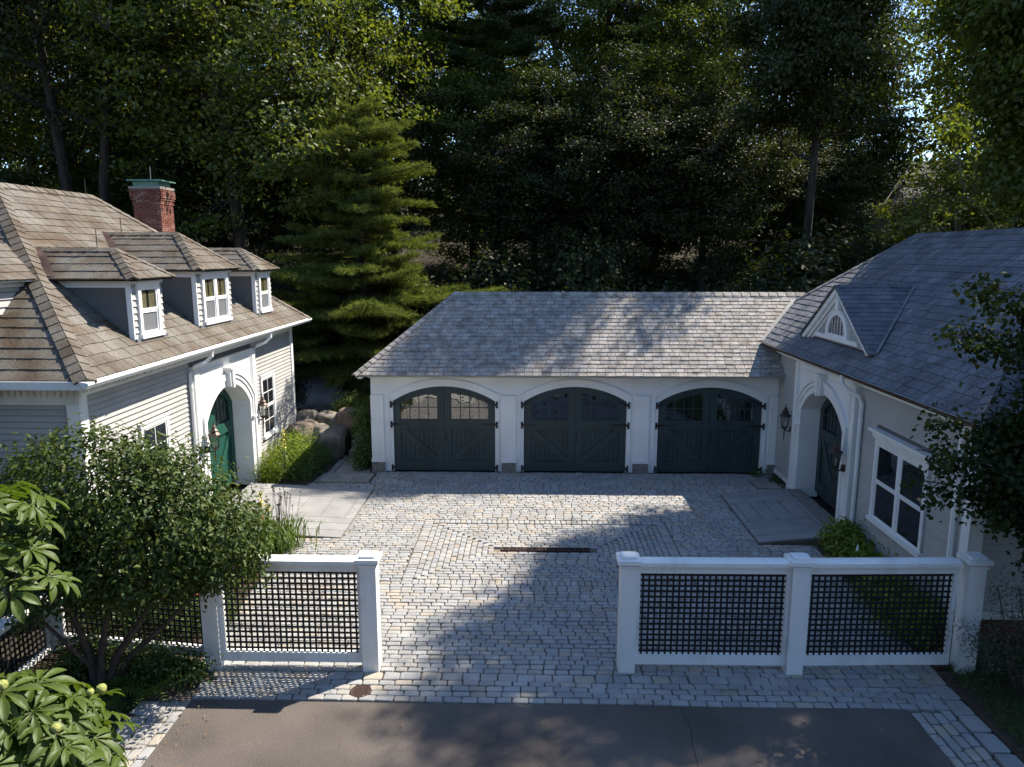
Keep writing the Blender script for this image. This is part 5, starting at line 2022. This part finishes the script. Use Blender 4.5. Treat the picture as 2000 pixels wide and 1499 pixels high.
# a dome for the lower group, a wall of leaves for the upper-left group
for i in range(190):
    a, r = rnd.uniform(0, 2 * PI), math.sqrt(rnd.random())
    x, y = -3.12 + .66 * r * math.cos(a), 3.75 + .62 * r * math.sin(a)
    z = 3.55 - .42 * r * r + rnd.uniform(-.30, .05) - .25 * max(0, x + 2.8)
    spots.append((x, y, z, a, r))
for i in range(40):
    a, r = rnd.uniform(0, 2 * PI), math.sqrt(rnd.random())
    x, y = -3.42 + .30 * r * math.cos(a), 4.32 + .34 * r * math.sin(a)
    z = 4.38 + rnd.uniform(-.40, .34) - .15 * r
    spots.append((x, y, z, a, r))
for i, (x, y, z, a, r) in enumerate(spots):
    o = obj('leaf', LM[i % 6], HC)
    o.matrix_basis = Matrix.Translation((x, y, z)) @ Matrix.Rotation(a + rnd.uniform(-.6, .6), 4, 'Z') @ Matrix.Rotation(.25 + .35 * r + rnd.uniform(-.25, .3), 4, 'Y') @ Matrix.Rotation(rnd.uniform(-.3, .3), 4, 'X') @ Matrix.Scale(rnd.uniform(.6, .98), 4)
hm = rock_mesh('husk', .030, .030, .030, 3, sub=2, amp=.12, fr=4)
hm.materials.append(MATS['husk'])
for i in range(18):
    x, y, z, a, r = spots[(i * 5) % 190]
    o = obj('husk', hm, HC)
    o.matrix_basis = Matrix.Translation((x + .03, y - .03, z + .07)) @ Matrix.Scale(rnd.uniform(.8, 1.2), 4)
    MB().tube([(x + .03, y - .03, z + .05), (x + .0, y, z + .01), (x - .05, y + .03, z - .06)], .005, 4).build('husk_stalk', 'husk_stalk', HC)

# the linden whose boughs come in from the right
LT = thing('linden_tree', 'shaded tree with heart-shaped leaves hanging in from the right edge', 'tree', (8.6, 9.2, terr(8.6, 9.2)))
m_ = MB()
m_.tube([(8.6, 9.2, -.1), (8.55, 9.25, 1.5), (8.5, 9.3, 3.5), (8.4, 9.3, 6.8)], [.13, .11, .08, .03], 8)
rnd = random.Random(12)
LLT = []
BR = [(5.35, 9.9, 3.4, 2.4), (5.5, 9.9, 2.95, 2.0), (5.6, 9.95, 3.8, 2.9), (5.75, 9.8, 5.7, 4.4), (5.7, 9.8, 5.0, 3.9), (6.05, 9.75, 3.10, 2.2), (6.2, 9.6, 2.55, 1.9), (6.0, 9.9, 3.55, 2.7), (6.35, 9.6, 4.35, 3.2), (6.15, 9.8, 4.95, 4.0), (6.6, 9.5, 5.5, 4.4), (6.7, 9.4, 6.1, 5.0), (6.9, 9.4, 2.0, 1.6), (7.4, 8.6, 4.6, 3.5), (7.3, 8.5, 3.4, 2.6), (9.6, 9.0, 4.5, 3.5), (8.6, 8.2, 5.4, 4.2), (8.3, 9.4, 7.0, 6.0), (7.5, 9.3, 6.6, 5.6), (6.9, 9.6, 3.9, 3.0), (7.1, 9.6, 2.9, 2.2), (7.3, 9.7, 5.0, 4.0),
      (9.2, 9.9, 5.8, 4.8), (7.9, 10.0, 6.2, 5.0), (6.55, 9.75, 3.0, 2.2), (6.7, 9.65, 3.5, 2.6), (6.75, 9.5, 4.3, 3.4), (6.5, 9.8, 2.45, 1.8), (6.85, 9.4, 1.95, 1.5), (6.7, 9.6, 5.15, 4.2), (7.0, 9.0, 5.6, 4.5), (7.1, 9.2, 3.3, 2.5), (7.2, 9.0, 4.0, 3.0), (6.3, 9.7, 4.0, 3.0)]
for x, y, z, z0 in BR:
    p0 = Vector((8.5, 9.3, z0))
    e = Vector((x, y, z))
    m = p0.lerp(e, .5) + Vector((0, 0, .25))
    m_.tube([p0, m, e], [.035, .022, .006], 5)
    L = (e - p0).length
    for t in np.arange(.28, 1.01, .13 if L > 1.5 else .3):
        q = p0.lerp(m, t * 2) if t < .5 else m.lerp(e, t * 2 - 1)
        k = .50 * (1.15 - t * .55)
        LLT.append((q.x + rnd.uniform(-.12, .12), q.y + rnd.uniform(-.2, .2), q.z - .05 + rnd.uniform(-.1, .1), k, k, k * .42))
m_.build('trunk', 'bark', LT, smooth=True)
obj('crown', np_mesh('crown', *lump_leaves(LLT, 46000, .08, .85, T_OVATE, 15, .2, warm=.10, droop=.6)), LT, 'leaf_linden')

shrub('olive_shrub', 'fine grey-leaved shrub before the end post of the right fence', 'shrub', [(6.35, 9.45, .75, .35, .35, .38), (6.75, 9.35, 1.15, .4, .35, .3), (7.0, 9.2, .5, .45, .4, .4), (6.55, 9.4, 1.55, .3, .2, .12)], 2600, .055, 'leaf_olive', W=.32, seed=22, stems=9, base=(6.85, 9.3, 0), shell=.1)
shrub('bay_shrub', 'dark leafy shrub at the right edge below the linden', 'shrub', [(7.5, 9.2, .7, .6, .6, .6), (8.0, 9.4, 1.2, .6, .6, .6), (7.6, 8.3, .5, .6, .6, .45)], 2600, .09, 'leaf_understory', seed=23, stems=8)

# lime green planting behind the left ramp
shrub('amsonia_clump', 'feathery lime green perennial clump against the lit clapboard wall', 'plant', [(-6.9, 19.1, .45, .48, .6, .48), (-6.75, 19.9, .55, .5, .5, .5), (-7.0, 18.65, .3, .35, .35, .3), (-6.5, 19.5, .4, .4, .5, .38)], 9000, .085, 'leaf_lime', W=.26, seed=31, stems=10, base=(-6.8, 19.4, 0), shell=.3, up=.3)
shrub('amsonia_clump', 'darker green perennial clump between the lime plants and the path', 'plant', [(-6.2, 19.0, .25, .4, .6, .3), (-6.15, 19.8, .3, .42, .5, .32), (-6.15, 20.4, .3, .4, .4, .3), (-6.7, 20.6, .5, .5, .4, .5)], 7000, .075, 'leaf_garden', W=.35, seed=32, stems=8, base=(-6.2, 19.6, 0), shell=.3)
shrub('climbing_shrub', 'narrow upright leafy shrub at the left corner of the garage', 'shrub', [(-4.72, 20.15, .5, .26, .4, .5), (-4.72, 20.2, 1.1, .27, .42, .5), (-4.74, 20.15, 1.6, .24, .36, .36), (-4.80, 19.95, .3, .22, .25, .3)], 5200, .075, 'leaf_garden', seed=33, stems=8, base=(-4.72, 20.15, 0), shell=.4)
shrub('low_shrub', 'bright green bush on top of the boulder wall', 'shrub', [(-6.0, 23.5, 1.15, .6, .5, .35), (-5.2, 23.4, 1.1, .7, .5, .4)], 4200, .085, 'leaf_fern', W=.35, seed=34, stems=8, base=(-5.7, 23.5, .3), shell=.3)
shrub('low_shrub', 'dark green bush between the boulder wall and the garage', 'shrub', [(-5.0, 24.2, 1.5, .9, .7, .5), (-4.9, 23.2, .9, .5, .4, .35)], 4200, .085, 'leaf_understory', W=.4, seed=35, stems=8, base=(-5.0, 24.0, .4), shell=.3)
shrub('young_pine', 'dark young conifer behind the boulders', 'tree', [(-6.3, 25.8, 1.7, .8, .8, .8), (-6.2, 25.9, 2.7, .6, .6, .7), (-5.2, 26.0, 2.0, .8, .8, .9)], 8000, .12, 'needle', W=.14, seed=36, stems=6, base=(-6.0, 25.9, .8), shell=.2)

# bed behind the left fence
shrub('perennial_clump', 'green leafy plants behind the left lattice panel', 'plant', [(-6.6, 10.9, .35, .5, .5, .4), (-5.7, 10.8, .3, .5, .4, .35), (-6.3, 11.9, .45, .6, .6, .5), (-5.5, 11.8, .4, .4, .5, .4)], 7000, .095, 'leaf_garden', seed=51, stems=12, shell=.2)
shrub('perennial_clump', 'green leafy plants between the bush and the granite ramp', 'plant', [(-6.5, 13.0, .6, .6, .6, .6), (-5.7, 13.0, .55, .45, .6, .5), (-6.6, 14.0, .7, .5, .5, .65), (-5.8, 14.0, .5, .4, .4, .45)], 8500, .09, 'leaf_garden', W=.45, seed=52, stems=12, shell=.25)


def blades(name, label, cat, c, n, h, spread, m, seed, lean=.55):
    o = thing(name, label, cat, (c[0], c[1], 0))
    rnd = random.Random(seed)
    mb = MB()
    for i in range(n):
        a = rnd.uniform(0, 2 * PI)
        b = Vector((c[0] + rnd.gauss(0, spread * .35), c[1] + rnd.gauss(0, spread * .35), 0))
        d = Vector((math.cos(a), math.sin(a), 0))
        s = Vector((-d.y, d.x, 0)) * .011
        hh = h * rnd.uniform(.6, 1.1)
        r = hh * lean * rnd.uniform(.4, 1.3)
        pts = [b, b + d * r * .25 + Vector((0, 0, hh * .6)), b + d * r * .65 + Vector((0, 0, hh * .9)), b + d * r * 1.15 + Vector((0, 0, hh * .75))]
        g = rnd.uniform(.75, 1.25)
        for k in range(3):
            w0, w1 = (1, 1, .8, .1)[k], (1, 1, .8, .1)[k + 1]
            mb.add([pts[k] - s * w0, pts[k] + s * w0, pts[k + 1] + s * w1, pts[k + 1] - s * w1], [[0, 1, 2, 3]], (g, g, g * .9))
    mb.build('blades', m, o)
    return o


blades('daylily', 'arching grassy daylily clump at the edge of the cobbles', 'plant', (-5.35, 14.2), 420, .62, .9, 'leaf_fern', 61)
blades('daylily', 'grassy clump just behind the left lattice panel', 'plant', (-5.3, 11.1), 180, .5, .5, 'leaf_garden', 62)


def spire(label, x, y, h, seed, z=0.0, flower=True, cat='flower'):
    o = thing('mullein', label, cat, (x, y, z), 'yellow flower spires')
    rnd = random.Random(seed)
    MB().tube([(x, y, z), (x + .02, y, z + h * .5), (x + .04, y, z + h)], [.012, .008, .004], 5).build('stem', 'stem_brown', o)
    rng = np.random.default_rng(seed)
    k = 60
    P = np.stack([x + rng.normal(size=k) * .08, y + rng.normal(size=k) * .08, z + rng.uniform(.05, h * .5, k)], 1)
    obj('leaves', np_mesh('leaves', *place_leaves(P, rng.normal(size=(k, 3)) * .5 + [0, 0, 1], .12, .45, T_OVATE, rng)), o, 'leaf_garden')
    if flower:
        k = 70
        f = rng.uniform(.58, .88, k)
        P = np.stack([x + .02 + rng.normal(size=k) * .03, y + rng.normal(size=k) * .03, z + h * f], 1)
        obj('flowers', np_mesh('flowers', *place_leaves(P, rng.normal(size=(k, 3)), .045, .9, T_RHOMB, rng)), o, 'yellow_petal')
    return o


spire('tall single yellow flower spire before the lit clapboard wall', -6.55, 18.55, 1.75, 71)
spire('yellow flower spire left of the daylily clump, shorter one', -5.95, 14.55, 1.05, 72)
spire('yellow flower spire left of the daylily clump, taller one', -5.72, 14.6, 1.25, 73)
spire('yellow flower spire nearest the daylily clump', -5.55, 14.5, 1.0, 74)
rnd = random.Random(80)
FLW = [(-5.05, 10.5, .95), (-5.25, 10.6, .75), (-5.35, 10.45, .8), (-5.6, 12.6, 1.3), (-5.35, 12.7, 1.25), (-5.2, 12.4, 1.15), (-5.0, 12.8, 1.2), (-5.8, 12.9, 1.35), (-5.15, 10.9, 1.25)]
PM = thing('poppy_plant', 'orange flowers dotted behind the left lattice fence', 'flower', (-5.3, 11.5, 0))
for i, (x, y, z) in enumerate(FLW):
    MB().tube([(x, y, 0), (x, y, z)], .004, 4).build('stem', 'leaf_garden', PM)
    f = MB()
    for k in range(5):
        a = k * 2 * PI / 5
        b = a + .75
        f.add([(x, y, z), (x + .05 * math.cos(a), y + .05 * math.sin(a), z + .03), (x + .06 * math.cos((a + b) / 2), y + .06 * math.sin((a + b) / 2), z + .045), (x + .05 * math.cos(b), y + .05 * math.sin(b), z + .03)], [[0, 1, 2, 3]])
    f.build('bloom', 'orange_petal', PM)
DH = thing('seed_heads', 'thin brown seed stalks rising beside the daylily clump', 'plant', (-5.3, 14.5, 0))
f = MB()
for i in range(26):
    x, y = -5.3 + rnd.gauss(0, .16), 14.55 + rnd.gauss(0, .12)
    h = rnd.uniform(.8, 1.15)
    tx, ty = x + rnd.uniform(-.12, .2), y + rnd.uniform(-.1, .1)
    f.tube([(x, y, 0), (tx, ty, h)], .004, 3)
    f.lathe((tx, ty, h), [(.003, 0), (.014, .02), (.012, .04), (.002, .05)], 5)
f.build('stalks', 'stem_brown', DH)

# bed along the right house
shrub('hosta_clump', 'bright green clump at the foot of the white downspout', 'plant', [(6.45, 14.35, .28, .36, .36, .32), (6.5, 13.85, .2, .32, .35, .22), (6.6, 13.4, .16, .25, .3, .18)], 3200, .095, 'leaf_lime', W=.6, tmpl=T_OVATE, seed=91, stems=6, base=(6.5, 14.1, 0), shell=.2)
shrub('hosta_clump', 'low green leafy row behind the right lattice panel', 'plant', [(6.4, 12.8, .2, .36, .45, .24), (6.35, 12.1, .22, .4, .45, .26), (6.3, 11.4, .22, .42, .45, .26), (6.25, 10.8, .22, .4, .4, .26)], 5200, .105, 'leaf_lime', W=.6, tmpl=T_OVATE, seed=92, stems=8, base=(6.35, 11.8, 0), shell=.2)
MB().lathe((6.42, 13.62, .30), [(.004, -.3), (.006, 0), (.03, .03), (.035, .07), (.02, .13), (.003, .18)], 8).build('garden_ornament', 'white')
tag(bpy.data.objects['garden_ornament'], 'small white pointed ornament among the green clump by the downspout', 'ornament')
shrub('moss_tuft', 'small green tuft at the foot of the garage pier by the right house', 'plant', [(6.25, 19.6, .06, .22, .1, .08), (6.6, 19.1, .06, .12, .2, .08)], 500, .05, 'leaf_garden', seed=93, stems=2, shell=.1)

# the shady corner below the bush
def fern(label, x, y, seed, s=1.0):
    o = thing('fern', label, 'fern', (x, y, 0), 'ferns below the bush')
    rnd = random.Random(seed)
    for i in range(12):
        a = i * 2 * PI / 12 + rnd.uniform(-.2, .2)
        d = Vector((math.cos(a), math.sin(a), 0))
        sd = Vector((-d.y, d.x, 0))
        L = s * rnd.uniform(.4, .6)
        mb = MB()
        for k in range(12):
            t = (k + .5) / 12
            p = Vector((x, y, .03)) + d * (L * t) + Vector((0, 0, L * (1.0 * t - .95 * t * t)))
            w = L * .26 * math.sin(PI * min(1, t * .85 + .15))
            g = rnd.uniform(.8, 1.2)
            for q in (-1, 1):
                tip = p + sd * (q * w) + d * .03 - Vector((0, 0, .02))
                mb.add([p - d * .012, p + d * .016, tip], [[0, 1, 2]], (g, g, g))
        mb.build('frond', 'leaf_fern', o)
    return o


fern('fern at the edge of the cobble border, nearest the fence shadow', -5.35, 9.15, 1, 1.1)
fern('fern left of the one by the cobble border', -5.75, 8.85, 2, 1.0)
fern('fern in the shade below the bush stems', -6.35, 8.7, 3, 1.0)
fern('fern in the dark under the bush, furthest left', -6.9, 8.9, 4, .9)
shrub('groundcover_shrub', 'low glossy shrub under the bush along the left fence', 'shrub', [(-5.6, 9.55, .2, .5, .3, .25), (-5.0, 9.5, .18, .4, .3, .2), (-6.5, 9.6, .25, .5, .3, .3)], 3800, .065, 'leaf_garden', seed=95, stems=6, base=(-5.6, 9.55, 0), shell=.2)
shrub('groundcover_shrub', 'low shrub beside the left cobble border, below the ferns', 'shrub', [(-5.75, 8.3, .16, .3, .4, .22), (-6.2, 8.0, .2, .5, .5, .3), (-6.8, 8.1, .3, .6, .6, .35), (-5.7, 7.6, .12, .2, .4, .15)], 4200, .07, 'leaf_garden', seed=96, stems=6, base=(-6.2, 8.1, 0), shell=.2)
# grass and ivy in the lower right corner
rng = np.random.default_rng(101)
n = 26000
X = rng.uniform(6.1, 10, n)
Y = rng.uniform(5.0, 10.6, n)
ok = (X - 6.1) > 0.0
P = np.stack([X, Y, .02 + rng.uniform(0, .05, n)], 1)
Tn = rng.normal(size=(n, 3)) * .5 + np.array([0, 0, 1.0])
tag(obj('grass', np_mesh('grass', *place_leaves(P, rng.normal(size=(n, 3)), .11, .10, T_NEEDLE, rng, T=Tn)), None, 'leaf_garden'), 'shaded rough grass in the lower right corner', 'grass', kind='stuff')
n = 9000
X = rng.uniform(-9, -5.35, n)
Y = rng.uniform(4.5, 9.7, n)
P = np.stack([X, Y, .03 + rng.uniform(0, .06, n)], 1)
tag(obj('ground_cover', np_mesh('ground_cover', *place_leaves(P, rng.normal(size=(n, 3)) * .5 + [0, 0, 1], .07, .6, T_RHOMB, rng)), None, 'leaf_understory'), 'small dark plants carpeting the bed under the bush', 'ground cover', kind='stuff')

# a few fallen leaves and bits of grit on the paving
rng = np.random.default_rng(131)
n = 420
X = np.concatenate([rng.uniform(-4.6, 5.6, n // 2), rng.normal(size=n // 4) * .35 - 4.9, rng.normal(size=n // 4) * .5 + 5.6])
Y = np.concatenate([rng.uniform(6.5, 19, n // 2), rng.uniform(6.5, 9.3, n // 4), rng.uniform(6.5, 14.6, n // 4)])
P = np.stack([X, Y, np.full(len(X), .012) + rng.uniform(0, .012, len(X))], 1)
N_ = rng.normal(size=(len(X), 3)) * .3 + [0, 0, 1]
tag(obj('fallen_leaves', np_mesh('fallen_leaves', *place_leaves(P, N_, .032, .6, T_RHOMB, rng, lo=.5, hi=1.6, warm=.35)), None, 'husk_stalk'), 'tiny dry leaves and bits scattered over the paving', 'leaf litter', kind='stuff')
